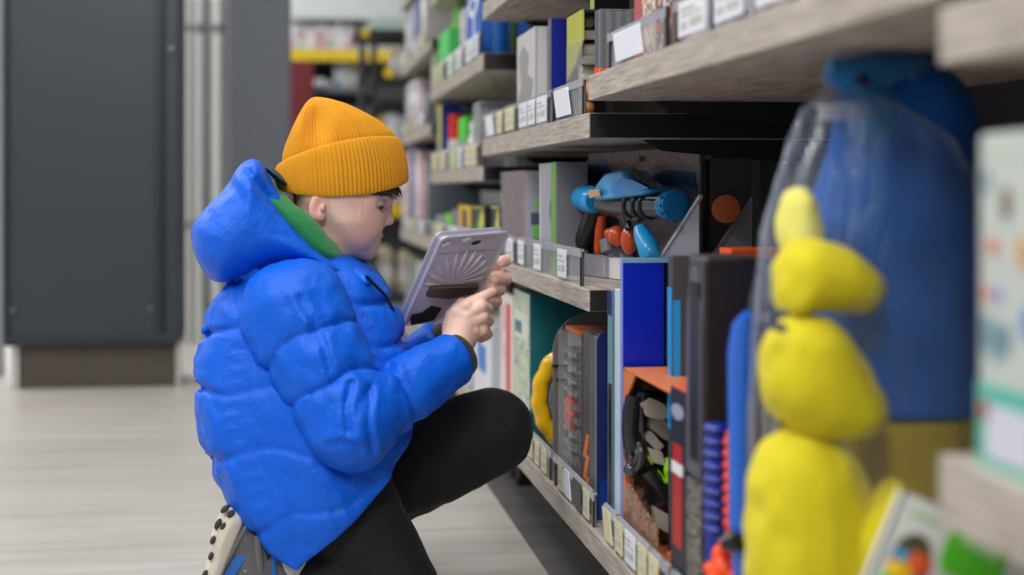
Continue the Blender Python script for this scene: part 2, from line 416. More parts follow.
cols = [((222, 224, 230), 'white'), ((206, 210, 222), 'lavender white'), ((226, 214, 216), 'pinkish white'), ((200, 214, 214), 'mint white'), ((230, 226, 214), 'cream')]
p = 289.0; k = 0
places = ['beside the grey column', 'second from the grey column', 'third from the grey column', 'fourth from the grey column', 'fifth from the grey column', 'sixth from the grey column', 'seventh from the grey column', 'eighth from the grey column', 'ninth from the grey column', 'tenth from the grey column', 'eleventh from the grey column', 'twelfth from the grey column']
while p < 398 and k < 12:
    wpx = 8.0 + (k*5 % 4); c, cn = cols[k % 5]
    a, b = PYX(p, YB), PYX(p+wpx-1.0, YB); top = zz(23 + (k*7 % 5))
    t = thing('packet', '%s packet on the far yellow edged shelf, %s' % (cn, places[k]), 'packet', ((a+b)/2, YB+0.12, zz(57.8)), 'packets on the yellow-edged shelf')
    bx('packet_body', (a, YB+0.03, zz(57.8)), (b, YB+0.2, top), PRINT([c, (236, 236, 238), c, (190, 150, 160)], 9, seed=k), t, 0.006)
    bx('packet_label', (a+0.01, YB+0.026, zz(48)), (b-0.01, YB+0.03, zz(38)), M([(222, 176, 184), (188, 212, 200), (240, 240, 242)][k % 3], 0.5), t)
    p += wpx; k += 1
bx('post', (PYX(291, 9.0), 8.95, 0), (PYX(314, 9.0), 9.1, zz(64)), M((104, 24, 32), 0.5), None, 0.01)
props(bpy.data.objects['post'], 'dark red post standing under the yellow strip beside the grey column', 'post')
def bottle(px, py0, py1, Y, wpx, colr, capc, label, group=None, name='bottle'):
    a = PYX(px-wpx/2, Y); b = PYX(px+wpx/2, Y); r = (b-a)/2; xc = (a+b)/2; z0 = zz(87)+.0005; z1 = ZZ(py1, xc, Y); H = z1-z0
    t = thing(name, label, 'bottle', (xc, Y, z0), group)
    pr = [(0.85, 0), (1, 0.03), (1, 0.68), (0.8, 0.76), (0.42, 0.82), (0.4, 0.86)]
    MB().loft([[(xc+r*q*math.cos(u*math.pi/10), Y+r*q*math.sin(u*math.pi/10), z0+H*h) for u in range(20)] for q, h in pr]).build('bottle_body', M(colr, 0.25), t, True)
    MB().cyl((xc, Y, z0+H*0.85), (xc, Y, z1), r*0.46).build('bottle_cap', M(capc, 0.3), t)
    MB().cyl((xc, Y, z0+H*0.2), (xc, Y, z0+H*0.58), r*1.02).build('bottle_label', M((228, 230, 234), 0.5), t, True)
bottle(303, 89, 76, 9.3, 7, (226, 184, 40), (240, 220, 120), 'round yellow jar on the back shelf in front of the red post')
bottle(338, 87, 56, 9.3, 8, (120, 168, 196), (230, 232, 236), 'light blue bottle on the back shelf, left of the white one')
bottle(346, 87, 54, 9.3, 8, (222, 220, 214), (226, 120, 120), 'white bottle with red cap on the back shelf')
bottle(354, 87, 60, 9.3, 6, (214, 202, 110), (240, 240, 240), 'slim pale yellow bottle on the back shelf')
for i, (pl, pr_, y0, y1, c, lab) in enumerate((
        (315, 326, 86, 76, (210, 214, 222), 'low pale carton on the back shelf right of the yellow jar'), (326, 334, 86, 79, (150, 156, 170), 'low grey carton on the back shelf left of the blue bottle'),
        (300, 372, 144, 104, (84, 90, 104), 'wide slate carton low on the back shelf behind the beanie'))):
    a, b = PYX(pl, 9.0), PYX(pr_, 9.0); t = thing('carton', lab, 'carton', ((a+b)/2, 9.2, zz(y0, 9.0)))
    zt = {86: 87, 144: 145, 202: 203}[y0]; z0_ = zz(zt)
    t.location.z = z0_
    bx('carton_body', (a, YB, z0_), (b, YB+0.25, zz(y1, 9.0)), M(c, 0.5), t, 0.008)
    bx('carton_label', (a+(b-a)*.2, YB-0.004, zz(y0, 9.0)+0.03), (b-(b-a)*.2, YB+0.002, zz((y0+y1)/2, 9.0)), M((236, 236, 238), 0.5), t)

# black freestanding display between the back shelf and the right hand shelving
YD = 7.6
dx0, dx1 = PYX(362, YD), PYX(440, YD)
gd = thing('display_rack', 'black display rack end with a dark tray and yellow stickers behind the aisle', 'rack', ((dx0+dx1)/2, YD+0.2, 0))
def zd(py): return ZZ(py, dx0, YD)
for pl, pr_ in ((359, 366), (371, 377)): bx('upright', (PYX(pl, YD), YD, 0), (PYX(pr_, YD), YD+0.06, zd(30)), M((34, 35, 40), 0.4), gd, 0.004)
bx('top_board', (PYX(355, YD), YD-0.01, zd(36)), (dx1, YD+0.5, zd(29)), M((30, 30, 34), 0.5), gd, 0.004)
bx('shelf', (PYX(371, YD), YD-0.03, zd(84)), (dx1, YD+0.5, zd(79)), M((26, 26, 29), 0.5), gd, 0.004)
bx('tray', (PYX(378, YD), YD-0.05, zd(103)), (dx1, YD+0.5, zd(86)), M((66, 66, 70), 0.5), gd, 0.01)
bx('shelf', (PYX(371, YD), YD-0.03, zd(112)), (dx1, YD+0.5, zd(105)), M((22, 22, 25), 0.5), gd, 0.004)
bx('shelf', (PYX(371, YD), YD-0.03, zd(300)), (dx1, YD+0.5, zd(294)), M((60, 60, 62), 0.5), gd, 0.004)
bx('back_panel', (PYX(366, YD), YD+0.5, 0), (dx1, YD+0.53, zd(112)), M((70, 72, 78), 0.5), gd)
bx('shelf', (PYX(371, YD), YD-0.03, zd(146)), (dx1, YD+0.5, zd(141)), M((150, 150, 152), 0.5), gd, 0.004)
bx('yellow_price_strip', (PYX(371, YD), YD-0.04, zd(217)), (dx1, YD-0.031, zd(204)), M((238, 206, 20), 0.5), gd, 0.002)
bx('shelf', (PYX(371, YD), YD-0.03, zd(217)), (dx1, YD+0.5, zd(204)), M((150, 150, 152), 0.5), gd, 0.004)
m = MB()
for px_, py_, Yd in ((388.5, 72.5, YD-0.032), (365, 33, YD-0.012)):
    c = atY(px_, py_, Yd); m.cyl(c, c+Vector((0, -0.006, 0)), 0.028 if px_ > 370 else 0.022)
m.build('yellow_sticker', M((242, 206, 10), 0.4), gd)
bx('crossbar_lamp', (PYX(369, YD), YD-0.02, zd(84)), (PYX(376, YD), YD, zd(78)), M((120, 122, 126), 0.4, 0.5), gd, 0.003)
bx('sign_board', (PYX(372, YD), YD+.3, zd(28)), (PYX(410, YD), YD+.33, zd(14)), M((186, 214, 200), 0.5), gd, 0.005)
for pl, pr_, y0, y1, c, lab in ((372, 383, 105, 0, (232, 190, 110), ''),) and (
        (371, 384, 141, 116, (232, 186, 90), 'orange yellow carton in the black rack just above the front of the beanie'), (385, 399, 141, 113, (230, 236, 242), 'bright white and blue carton in the black rack right of the beanie'), (400, 412, 141, 116, (206, 214, 226), 'pale blue carton in the black rack beside the blurred shelving'),
        (376, 386, 204, 158, (206, 176, 150), 'tan carton in the black rack behind the forehead'), (388, 396, 204, 152, (224, 224, 228), 'white carton in the black rack above its yellow strip'), (397, 408, 204, 156, (214, 190, 196), 'pinkish carton in the black rack above its yellow strip')):
    za_, zb__ = zd(y0)+0.0003, zd(y1); a_, b__ = PYX(pl, YD), PYX(pr_, YD)
    t = thing('carton', lab, 'carton', ((a_+b__)/2, YD+0.1, za_))
    bx('carton_body', (a_, YD, za_), (b__, YD+0.2, zb__), M(c, 0.5), t, 0.008)
    bx('carton_label', (a_+(b__-a_)*.2, YD-0.004, za_+(zb__-za_)*.25), (b__-(b__-a_)*.2, YD+0.001, za_+(zb__-za_)*.6), M((240, 240, 242), 0.5), t)
# heap of white sacks on the rack's top
t = thing('sack', 'bright white rounded sack on the shelf of the black rack', 'sack', (PYX(404, YD+.1), YD+0.2, zd(79)))
c = atY(404, 58, YD+0.15)
c.z = zd(79)+0.092
MB().ell(c, (0.075, 0.14, 0.09), f=lambda p: 1+0.06*math.sin(5*p.x+3*p.z)).build('sack_body', M((232, 232, 232), 0.6), t, True)
MB().ell(c+Vector((0, 0, 0.085)), (0.03, 0.05, 0.02)).build('sack_neck', M((210, 210, 210), 0.6), t, True)
def plush(px, py0, py1, Y, wpx, label):
    a = PYX(px-wpx/2, Y); b = PYX(px+wpx/2, Y); r = (b-a)/2; xc = (a+b)/2; z0 = ZZ(py0, xc, Y); z1 = ZZ(py1, xc, Y); H = z1-z0
    t = thing('cushion_toy', label, 'toy', (xc, Y, z0), 'cream soft toys in the blurred aisle')
    pm = M((222, 206, 176), 0.9, sheen=0.4)
    MB().ell((xc, Y, z0+H*0.36), (r, r*0.8, H*0.37)).build('toy_body', pm, t, True)
    MB().ell((xc, Y, z0+H*0.78), (r*0.85, r*0.7, H*0.23)).build('toy_head', pm, t, True)
    bx('hang_tag', (xc-r*0.55, Y-r*0.9, z0+H*0.3), (xc+r*0.55, Y-r*0.82, z0+H*0.62), M((228, 232, 232), 0.5), t)
zsh = zd(294)
for i, (px, h, wpx, lab) in enumerate(((384, 246, 22, 'big cream soft toy with a white tag just right of the chin'), (404, 250, 16, 'smaller cream soft toy, behind the pack and right of the big one'))):
    a = PYX(px, YD+0.08); plush(px, 294.0, h, YD+0.08, wpx, lab)
bx('storage_box', (PYX(372, YD), YD-0.0, 0.001), (PYX(418, YD), YD+0.4, zd(303)), M((170, 176, 186), 0.5), None, 0.01)
props(bpy.data.objects['storage_box'], 'pale blue grey box on the floor under the cream soft toys', 'box')

# ================================================================== SHELVING ON THE RIGHT
bays = ['nearest bay at the right edge', 'bay with the blue and yellow soft toy', 'bay in front of the boy', 'bay behind the lifted pack', 'farthest bay', 'farthest bay']
LV = [[(0.130, 0.165), (0.438, 0.486), (0.757, 0.797)],
      [(0.130, 0.165), (0.804, 0.841)],
      [(0.130, 0.165), (0.487, 0.520), (0.748, 0.786), (1.060, 1.100)],
      [(0.130, 0.165), (0.487, 0.520), (0.691, 0.725), (0.947, 0.986), (1.24, 1.28)],
      [(0.130, 0.165), (0.478, 0.520), (0.843, 0.880), (1.113, 1.146), (1.372, 1.41)]]
ordn = {3: ['bottom', 'middle', 'top'], 2: ['bottom', 'upper'], 4: ['bottom', 'second', 'third', 'top'], 5: ['bottom', 'second', 'third', 'fourth', 'top']}
Y00 = 0.30
UNDER = M((150, 142, 132), 0.6)
for b, lv in enumerate(LV):
    ya = Y00 if b == 0 else S[b-1]; yb = S[b]
    for j, (z0, z1) in enumerate(lv):
        t = thing('shelf_board', 'oak-look %s shelf board of the %s' % (ordn[len(lv)][j], bays[b]), 'shelf', (XF, (ya+yb)/2, z0), 'oak-look boards of the toy shelving')
        bx('board', (XF, ya+0.0015, z0), (XB-0.02, yb-0.0015, z1), WOOD, t, 0.0012)
        bx('end_plate', (XF+0.003, ya+0.0002, z0+0.0008), (XB-0.021, ya+0.0014, z1-0.0008), BLACK, t)
        m = MB()
        if j: 
            for y_ in (ya+0.03, yb-0.03): MB().prism([(XB-0.021, y_-0.002, z0-0.001), (XF+0.09, y_-0.002, z0-0.001), (XF+0.12, y_-0.002, z0-0.018), (XB-0.021, y_-0.002, z0-0.045)], (0, 0.004, 0)).build('bracket', BLACK, t)
        else:
            for y_ in (ya+0.02, yb-0.06): m = MB(); m.box((XF+0.075, y_, 0.0), (XB-0.05, y_+0.04, z0), 0.003); m.box((XF+0.07, y_-0.01, 0.0), (XF+0.10, y_+0.05, 0.012), 0.002); m.build('foot', BLACK, t)
    t = thing('shelving_back', 'black back panel and slotted upright of the %s' % bays[b], 'shelving', (XB, (ya+yb)/2, 0), 'black backs of the toy shelving')
    bx('back_panel', (XB, ya+0.002, 0.0), (XB+0.03, yb-0.002, 1.75), M((14, 14, 16), 0.55), t)
    bx('upright', (XB-0.019, yb-0.014, 0.0), (XB-0.001, yb+0.014, 1.78), M((20, 20, 22), 0.5), t, 0.002)

# ------------------------------------------------------------------ front fences with price tickets
TC = {'c': ((214, 208, 164), 'cream'), 'w': ((222, 226, 236), 'white'), 'g': ((150, 155, 165), 'grey'), 'k': ((60, 62, 66), 'dark'), 'l': ((190, 200, 150), 'pale green')}
INK = M((70, 76, 92), 0.6)
def fence(label, Z, pxa, pxb, tickets, posts, H=0.052, X=XF+0.008, clear=True, nolegs=False):
    ya, yb = PX(pxb, X), PX(pxa, X)             # near, far
    t = thing('shelf_fence', label, 'shelf fence', (X, (ya+yb)/2, Z), 'clear front fences with price tickets')
    MB().tube([(X, ya, Z+H), (X, yb, Z+H)], 0.0022).box((X-0.004, ya, Z+H-0.011), (X-0.0022, yb, Z+H+0.001), 0.0003).build('rail', CLEAR(0.55, (196, 200, 214), 0.15), t)
    if clear: bx('clear_screen', (X-0.0006, ya, Z+0.0005), (X+0.0006, yb, Z+H-0.003), CLEAR(0.10), t)
    for q in posts:
        y = PX(q, X); bx('post', (X-0.003, y-0.003, Z), (X+0.003, y+0.003, Z+H+0.002), M((30, 31, 34), 0.35), t, 0.0006)
    for (a, b, c, *tl) in tickets:
        y1, y0 = PX(a, X), PX(b, X); tilt = tl[0] if tl else 0.0
        g = (y1-y0)*0.02
        m = MB(); m.cur = 0
        za, zb_ = Z+0.006, Z+H-0.004
        m.prism([(X-0.0052, y0+g, za), (X-0.0052, y1-g, za), (X-0.0052, y1-g+tilt, zb_), (X-0.0052, y0+g+tilt, zb_)], (0.0012, 0, 0))
        o = m.build('price_ticket', M(TC[c][0], 0.5, vary=0.04), t)
        if tilt == 0 and c in 'cwg':
            m = MB(); L = y1-y0
            for k, (u0, u1, w0, w1) in enumerate(((.12, .62, .70, .80), (.12, .86, .56, .62), (.45, .88, .2, .44), (.12, .36, .18, .40))):
                m.box((X-0.0057, y1-L*u1, za+(zb_-za)*w0), (X-0.0051, y1-L*u0, za+(zb_-za)*w1))
            o2 = m.build('ticket_print', M((182, 182, 176), 0.6), o)
    return t
fence('clear fence with cream tickets on the bottom shelf just right of the knee', 0.165, 500, 553, [(507, 515, 'c'), (519, 526, 'c'), (530, 535, 'c'), (537, 541.5, 'c'), (543.5, 549, 'c')], [551])
fence('clear fence with cream, white and dark tickets below the navy folder', 0.165, 555, 596, [(561, 566.5, 'c'), (567.5, 574, 'w', 0.02), (575.5, 584, 'k'), (586, 592, 'c')], [556, 594.5])
fence('clear fence with five tickets at the foot of the blue box and robot box', 0.165, 606, 670, [(608, 616, 'c', 0.02), (618, 626, 'c'), (628, 639, 'w'), (641, 650, 'c'), (652, 662, 'c')], [618.5, 651.5, 664])
fence('clear fence with cream tickets at the bottom right, below the dark tall box', 0.165, 674, 772, [(678, 692, 'c'), (696, 712, 'w'), (718, 738, 'c'), (744, 764, 'c')], [676, 716])
fence('clear fence with white tickets in front of the blue water blaster tray', 0.520, 506, 583, [(508, 515, 'w'), (520, 526, 'w'), (536, 543, 'w', 0.0), (560, 569, 'w')], [517, 518.5, 582], H=0.056)
fence('clear fence with cream tickets on the second shelf behind the hands', 0.520, 428, 480, [(436, 444, 'c'), (450, 458, 'w'), (464, 472, 'c')], [447, 479])
fence('clear fence with cream and white tickets below the tall pale grey box', 0.786, 483, 552, [(489, 496, 'w', 0.03), (498.5, 504, 'c'), (507, 516, 'c'), (521, 529, 'w'), (530, 537, 'w'), (539, 549, 'w')], [505.5, 518, 549.5], H=0.056)
fence('short clear fence with one white ticket beside the yellow-topped robot box', 0.786, 556, 585, [(559, 574, 'w', 0.03)], [554.5, 584], H=0.056)
fence('clear fence holding a large white ticket in front of the grey tubes', 0.841, 610, 668, [(619, 647, 'w', 0.02)], [611, 667.5], H=0.05)
fence('clear fence with two large white tickets at the top right of the upper shelf', 0.841, 676, 830, [(682, 710, 'w'), (718, 748, 'w'), (760, 800, 'w')], [678.5, 713], H=0.05)
fence('clear fence with white and cream tickets on the fourth shelf below the lime boxes', 0.986, 432, 481, [(434, 438, 'c'), (440, 444, 'c'), (449, 454, 'w'), (457, 463, 'w'), (467, 474, 'w'), (475, 480, 'w')], [446, 465, 481], H=0.06)
fence('clear fence with cream tickets on the third shelf below the clear box', 0.725, 431, 481, [(433, 439, 'c'), (441, 447, 'c'), (452, 457, 'l'), (459, 463, 'w'), (466, 471, 'c'), (472, 478, 'c')], [464.5, 479.5], H=0.06)
fence('blurred fence with cream tickets on the topmost shelf of the farthest bay', 1.146, 402, 426, [(404, 409, 'c'), (413, 418, 'w'), (420, 425, 'c')], [411])
fence('blurred fence with cream tickets on the third shelf of the farthest bay', 0.88, 402, 427, [(404, 409, 'c'), (412, 417, 'c'), (419, 425, 'w')], [410.5])
fence('blurred fence with cream tickets on the second shelf of the farthest bay', 0.52, 402, 427, [(404, 409, 'w'), (411, 416, 'c'), (419, 425, 'w')], [417.5])
# ================================================================== THE GOODS
class BoxInfo: pass
def carton(name, label, cat, z0, pl, pc, ytop, front, side, pr=None, dx=None, top=None, xf=0.470, group=None, bev=0.0015, body='carton_body', zt=None):
    ya = PX(pc, xf); yb = PX(pl, xf)
    for bi in range(5):
        if (Y00 if bi == 0 else S[bi-1]) <= (ya*.7+yb*.3) < S[bi]: yb = min(yb, S[bi]-.003); ya = max(ya, (Y00 if bi == 0 else S[bi-1])+.002)
    if dx is None: dx = PYX(pr, ya) - xf
    dx = max(0.012, min(dx, 0.425))
    z1 = zt if zt is not None else ZZ(ytop, xf, ya)
    for bi, lv in enumerate(LV):
        lo_, hi_ = (Y00 if bi == 0 else S[bi-1]), S[bi]
        if ya < hi_ and yb > lo_:
            for q0, q1 in lv:
                if q0 > z0+0.02 and z1 > q0-.004: z1 = q0-0.004
    t = thing(name, label, cat, (xf+dx/2, (ya+yb)/2, z0+0.0003), group)
    m = MB().box((xf, ya, z0+0.0003), (xf+dx, yb, z1), bev)
    o = m.build(body, [front, side, top or side], t)
    for p in o.data.polygons:
        n = p.normal; p.material_index = 0 if n.x < -0.6 else (1 if abs(n.y) > 0.6 else 2)
    i = BoxInfo(); i.t = t; i.o = o; i.x0, i.x1, i.ya, i.yb, i.z0, i.z1 = xf, xf+dx, ya, yb, z0, z1
    return i
def patch(i, face, u0, u1, v0, v1, mat, name='printed_panel', th=0.0008, shape='rect', n=20, parent=None, label=None):
    """raised panel on the aisle face ('f') or the near end ('s'); u runs left to right as seen from the aisle, v bottom to top"""
    H = i.z1-i.z0
    def P(u, v):
        if face == 'f': return Vector((i.x0, i.yb+(i.ya-i.yb)*u, i.z0+H*v))
        return Vector((i.x0+(i.x1-i.x0)*u, i.ya, i.z0+H*v))
    off = Vector((-th, 0, 0)) if face == 'f' else Vector((0, -th, 0))
    if shape == 'rect': poly = [(u0, v0), (u1, v0), (u1, v1), (u0, v1)]
    elif shape == 'oval': poly = [((u0+u1)/2+(u1-u0)/2*math.cos(2*math.pi*k/n), (v0+v1)/2+(v1-v0)/2*math.sin(2*math.pi*k/n)) for k in range(n)]
    elif shape == 'arch': poly = [(u0, v0), (u1, v0)] + [((u0+u1)/2+(u1-u0)/2*math.cos(math.pi*k/n), v1-(v1-v0)*0.4+(v1-v0)*0.4*math.sin(math.pi*k/n)) for k in range(n+1)]
    else: poly = [(u0+(u1-u0)*a, v0+(v1-v0)*b) for a, b in shape]
    return MB().prism([P(u, v)+off*0.05 for u, v in poly], off).build(name, mat, parent or i.t, label=label)
WHITE = M((226, 228, 232), 0.45); OFFW = M((206, 204, 204), 0.5)

# ---- bottom shelf, in front of the boy (far to near)
Z = 0.165
i = carton('toy_carton', 'white carton with a bright blue window low behind the knee and the hand', 'box', Z, 474, 499, 327, M((222, 226, 232), 0.4), M((200, 204, 212), 0.4), dx=0.2)
patch(i, 'f', .25, .72, .36, .70, M((30, 120, 214), 0.3), 'blue_window'); patch(i, 'f', .1, .85, .8, .9, M((60, 90, 160), 0.4), 'printed_title')
i = carton('toy_carton', 'slim white box with a pink red stripe left of the teal map box', 'box', Z, 500, 513, 297, M((226, 214, 214), 0.4), M((180, 170, 176), 0.4), pr=520)
patch(i, 'f', .5, .82, .1, .93, M((206, 92, 88), 0.4), 'red_stripe'); patch(i, 'f', .1, .4, .5, .9, PRINT([(226, 214, 214), (214, 150, 150), (236, 232, 230)], 30), 'printed_panel')
MAP = PRINT([(206, 214, 190), (150, 190, 150), (226, 226, 200), (96, 150, 160), (214, 190, 110), (190, 200, 196)], 34, 0.35, seed=3)
i = carton('puzzle_box', 'tall teal box with a pale green map-like front, under the middle shelf', 'box', Z, 513.5, 529.5, 295, MAP, M((0, 108, 120), 0.4), pr=590, top=M((20, 96, 108), 0.4))
patch(i, 'f', .1, .9, .68, .86, M((214, 218, 206), 0.4), 'title_panel'); patch(i, 'f', .15, .55, .72, .8, M((60, 120, 140), 0.4), 'title_print', th=0.0014)
# yellow ring pack
y = PX(534.5, 0.462); t = thing('ring_toy', 'yellow scalloped ring toy with a black centre standing behind the knee', 'toy', (0.56, y, Z))
def arcpts(px0, px1, py0, py1, X, n=16, a0=20, a1=200): return None
def ovalpt(a, rx, rz, cx, cy, cz, bump_=0.0): 
    k = 1+bump_*math.sin(16*a); return Vector((cx+rx*k*math.cos(a), cy, cz+rz*k*math.sin(a)))
Yr = PX(534.5, 0.462); zt = ZZ(338, 0.52, Yr); zc = (Z+zt)/2; rz = (zt-Z)/2; rx = 0.105; xc = 0.458+rx
m = MB(); pts = [ovalpt(2*math.pi*k/96, rx-0.016, rz-0.016, xc, Yr+0.012, zc, 0.02) for k in range(97)]
m.tube(pts, 0.0165, 10); m.build('scalloped_ring', M((240, 186, 6), 0.25, coat=0.4), t, True)
m = MB(); m.prism([ovalpt(2*math.pi*k/40, rx-0.028, rz-0.03, xc, Yr-0.002, zc) for k in range(40)], (0, 0.012, 0)); m.build('centre_plate', M((34, 38, 48), 0.3), t)
m = MB(); m.tube([ovalpt(2*math.pi*k/60, rx-0.034, rz-0.038, xc, Yr-0.004, zc) for k in range(61)], 0.004, 8); m.build('centre_rim', M((120, 128, 140), 0.25), t, True)
# rounded grey sheet
def sheet(name, label, cat, z0, pl, pr_, ytop, mat, xf=0.472, th=0.006, rad=0.5, lean=0.0, group=None, n=14):
    """board standing across the shelf, seen on its broad side; pl..pr_ columns of its near face"""
    ya = PX(pl, xf); x1 = min(PYX(pr_, ya), XB-0.03); zt_ = ZZ(ytop, (xf+x1)/2, ya); r = (x1-xf)*rad
    poly = [(xf, z0), (x1, z0)] + [(x1-r+r*math.cos(math.pi/2*k/n), zt_-r+r*math.sin(math.pi/2*k/n)) for k in range(n+1)] + [(xf+r-r*math.sin(math.pi/2*k/n), zt_-r+r*math.cos(math.pi/2*k/n)) for k in range(n+1)]
    return [Vector((a, ya+lean*(b-z0), b+0.0003)) for a, b in poly], ya, x1, zt_
pts, ya, x1, zt = sheet('x', '', '', Z, 553, 640, 312, None, rad=0.45)
t = thing('backing_card', 'plain grey card with rounded top standing right of the yellow ring', 'card', (0.55, ya, Z))
MB().prism(pts, (0, 0.004, 0)).build('card', M((118, 114, 112), 0.55), t)
MB().prism([Vector((p.x*0.8+0.115, p.y-0.003, Z+0.03+(p.z-Z)*0.78)) for p in pts], (0, 0.003, 0)).build('oval_insert', M((96, 93, 92), 0.5), t)
m = MB(); m.box((0.47, ya-0.004, Z+0.19), (0.52, ya, Z+0.194)); m.box((0.478, ya-0.004, Z+0.165), (0.515, ya, Z+0.169)); m.build('slot', BLACK, t)
# orange topped box with clear front
i = carton('toy_carton', 'orange-topped box with a shiny clear wrapped front, under the shelf end', 'box', Z, 568, 582, 336, M((60, 58, 60), 0.25), M((72, 70, 72), 0.4), pr=620, top=M((176, 92, 40), 0.45))
bx('orange_lid', (i.x0-0.004, i.ya-0.002, i.z1), (i.x1, i.yb+0.002, i.z1+0.006), M((190, 96, 40), 0.45), i.t, 0.001)
m = MB()
for k in range(11): m.tube([(i.x0-0.004, i.ya+0.006, i.z0+0.02+k*0.022), (i.x0-0.010, (i.ya+i.yb)/2, i.z0+0.026+k*0.022+rnd.uniform(-.004, .004)), (i.x0-0.004, i.yb-0.006, i.z0+0.02+k*0.022)], 0.005, 8)
m.build('wrapped_rods', M((96, 98, 104), 0.2, 0.3), i.t, True)
patch(i, 'f', .3, .75, .42, .62, M((196, 54, 34), 0.3), 'red_print', 0.013, shape=[(0, .2), (.8, 0), (1, .5), (.5, 1), (.1, .8)])
patch(i, 'f', 0, 1, 0, 1, CLEAR(0.07, bmp=(60, 0.004, 0.8)), 'clear_wrap', 0.016)
# grey slabs
i = carton('toy_carton', 'upright dark grey slab with slanting orange stripes left of the navy folder', 'box', Z, 583, 590, 333, M((84, 84, 86), 0.5), M((104, 102, 102), 0.5), pr=606)
for v in (.05, .17, .29): patch(i, 'f', 0.05, .95, v, v+.14, M((224, 122, 36), 0.4), 'orange_stripe', 0.001, shape=[(0, 0), (.5, 0), (1, 1), (.6, 1)])
i = carton('toy_carton', 'thin mid grey slab right of the orange striped slab', 'box', Z, 591, 595, 337, M((96, 98, 100), 0.5), M((120, 120, 120), 0.5), pr=615)
# navy folder
pts, ya, x1, zt = sheet('x', '', '', Z, 597, 640, 330, None, rad=0.3)
t = thing('folder', 'glossy navy blue folder with rounded top standing by the shelf seam', 'folder', (0.55, ya, Z))
MB().prism(pts, (0, 0.02, 0)).build('cover', M((30, 46, 96), 0.22, coat=0.3), t)
MB().prism([Vector((p.x, p.y-0.003, Z+(p.z-Z)*(0.18 if k not in (2,) else .42))) for k, p in enumerate([Vector((0.474, ya, Z)), Vector((0.57, ya, Z)), Vector((0.57, ya, Z+0.2)), Vector((0.476, ya, Z+0.32))])], (0, 0.002, 0)).build('blue_pocket', M((24, 60, 150), 0.25), t)
patchb = bx('inner_sheet', (0.476, ya+0.006, Z+0.01), (0.56, ya+0.014, zt-0.01), OFFW, t)
# bay B, bottom shelf
i = carton('book', 'thin teal book with a navy top, left of the white book', 'book', Z, 607.5, 611.5, 291, M((104, 148, 158), 0.4), M((90, 130, 140), 0.4), pr=617, body='book_block')
patch(i, 'f', 0, 1, .90, 1.0, M((20, 40, 110), 0.4), 'navy_band'); patch(i, 'f', .3, 1, .1, .62, M((14, 14, 18), 0.4), 'black_spine_panel')
i = carton('book', 'tall white book with a pale blue spine standing against the royal blue box', 'book', Z, 614.5, 619.5, 290, M((196, 208, 226), 0.45), M((218, 222, 232), 0.45), pr=626, body='book_block')
i = carton('game_box', 'tall royal blue box with a black right end, taller than the middle shelf', 'box', Z, 619.8, 622.5, 258.5, M((120, 150, 214), 0.35), M((4, 34, 178), 0.3), pr=686, top=M((120, 160, 190), 0.4))
patch(i, 's', .645, 1.0, 0, .995, M((8, 9, 18), 0.3), 'black_panel'); patch(i, 's', 0, 1, .985, 1.0, M((110, 160, 196), 0.4), 'top_edge', 0.001)
patch(i, 's', .98, 1.0, .0, .8, M((30, 130, 214), 0.4), 'light_blue_edge', 0.0012)
gbx = i
# light blue strip + grey boxes right of it
i = carton('toy_carton', 'thin grey and light blue card right of the royal blue box', 'box', Z, 668, 672, 256, M((70, 74, 84), 0.4), M((74, 74, 78), 0.4), pr=700, xf=0.505)
patch(i, 'f', 0, 1, .45, .9, M((36, 150, 220), 0.4), 'light_blue_panel')
patch(i, 's', 0.05, .3, .55, .86, M((36, 150, 220), 0.4), 'light_blue_panel')

# creature box (orange frame, open window, dark robot beast)
xf = 0.466; ya = PX(668.5, xf); yb = PX(623, xf)
z1 = ZZ(367, xf, PX(624, xf)); 
t = thing('robot_box', 'orange framed open box with a black and grey clawed robot with lime parts', 'box', (xf+0.06, (ya+yb)/2, Z))
XR = xf + 0.12; OR = M((214, 122, 66), 0.45)
m = MB(); m.box((xf, yb-0.012, Z+0.001), (XR, yb, z1), 0.001); m.box((xf, ya, z1-0.004), (XR, yb, z1), 0.001); m.box((xf, ya, Z+0.001), (XR, yb, Z+0.012), 0.001); m.box((xf, ya+0.0, Z), (XR, ya+0.004, Z+0.06), 0.001)
m.prism([(xf, yb-0.012, z1-0.004), (xf, yb-0.07, z1-0.004), (xf, yb-0.03, z1-0.035), (xf, yb-0.012, z1-0.08)], (0.003, 0, 0))
m.build('frame', OR, t)
bx('inner_wall', (xf+0.012, yb-0.014, Z+0.01), (XR, yb-0.0121, z1-0.006), PRINT([(60, 56, 54), (104, 98, 92), (150, 92, 56), (82, 78, 74)], 30, seed=14), t)
bx('back_card', (XR, ya, Z+0.001), (XR+0.003, yb, z1), PRINT([(40, 38, 40), (84, 80, 76), (150, 92, 54), (60, 58, 60)], 26, seed=6), t)
MB().prism([(xf-0.001, yb-0.006, Z+0.004), (xf-0.001, ya+0.05, Z+0.004), (xf-0.001, ya+0.06, Z+0.075), (xf-0.001, yb-0.02, Z+0.105)], (0.003, 0, 0)).build('printed_front', PRINT([(96, 78, 60), (172, 128, 84), (70, 64, 60), (190, 96, 46), (128, 122, 112)], 46, seed=2), t)
BK = M((26, 26, 28), 0.3, coat=0.3); GR = M((176, 172, 162), 0.45); LM = M((160, 226, 20), 0.4)
def cr(px, py, X=0.487): return atY(px, py, 2.045-(0.505-X)*2.2)
b = MB()
b.tube([cr(634, 396), cr(632, 412), cr(630, 430), cr(634, 446)], [0.012, 0.014, 0.012, 0.016], 10)
b.tube([cr(640, 385), cr(655, 382), cr(668, 386)], [0.010, 0.012, 0.010], 10)
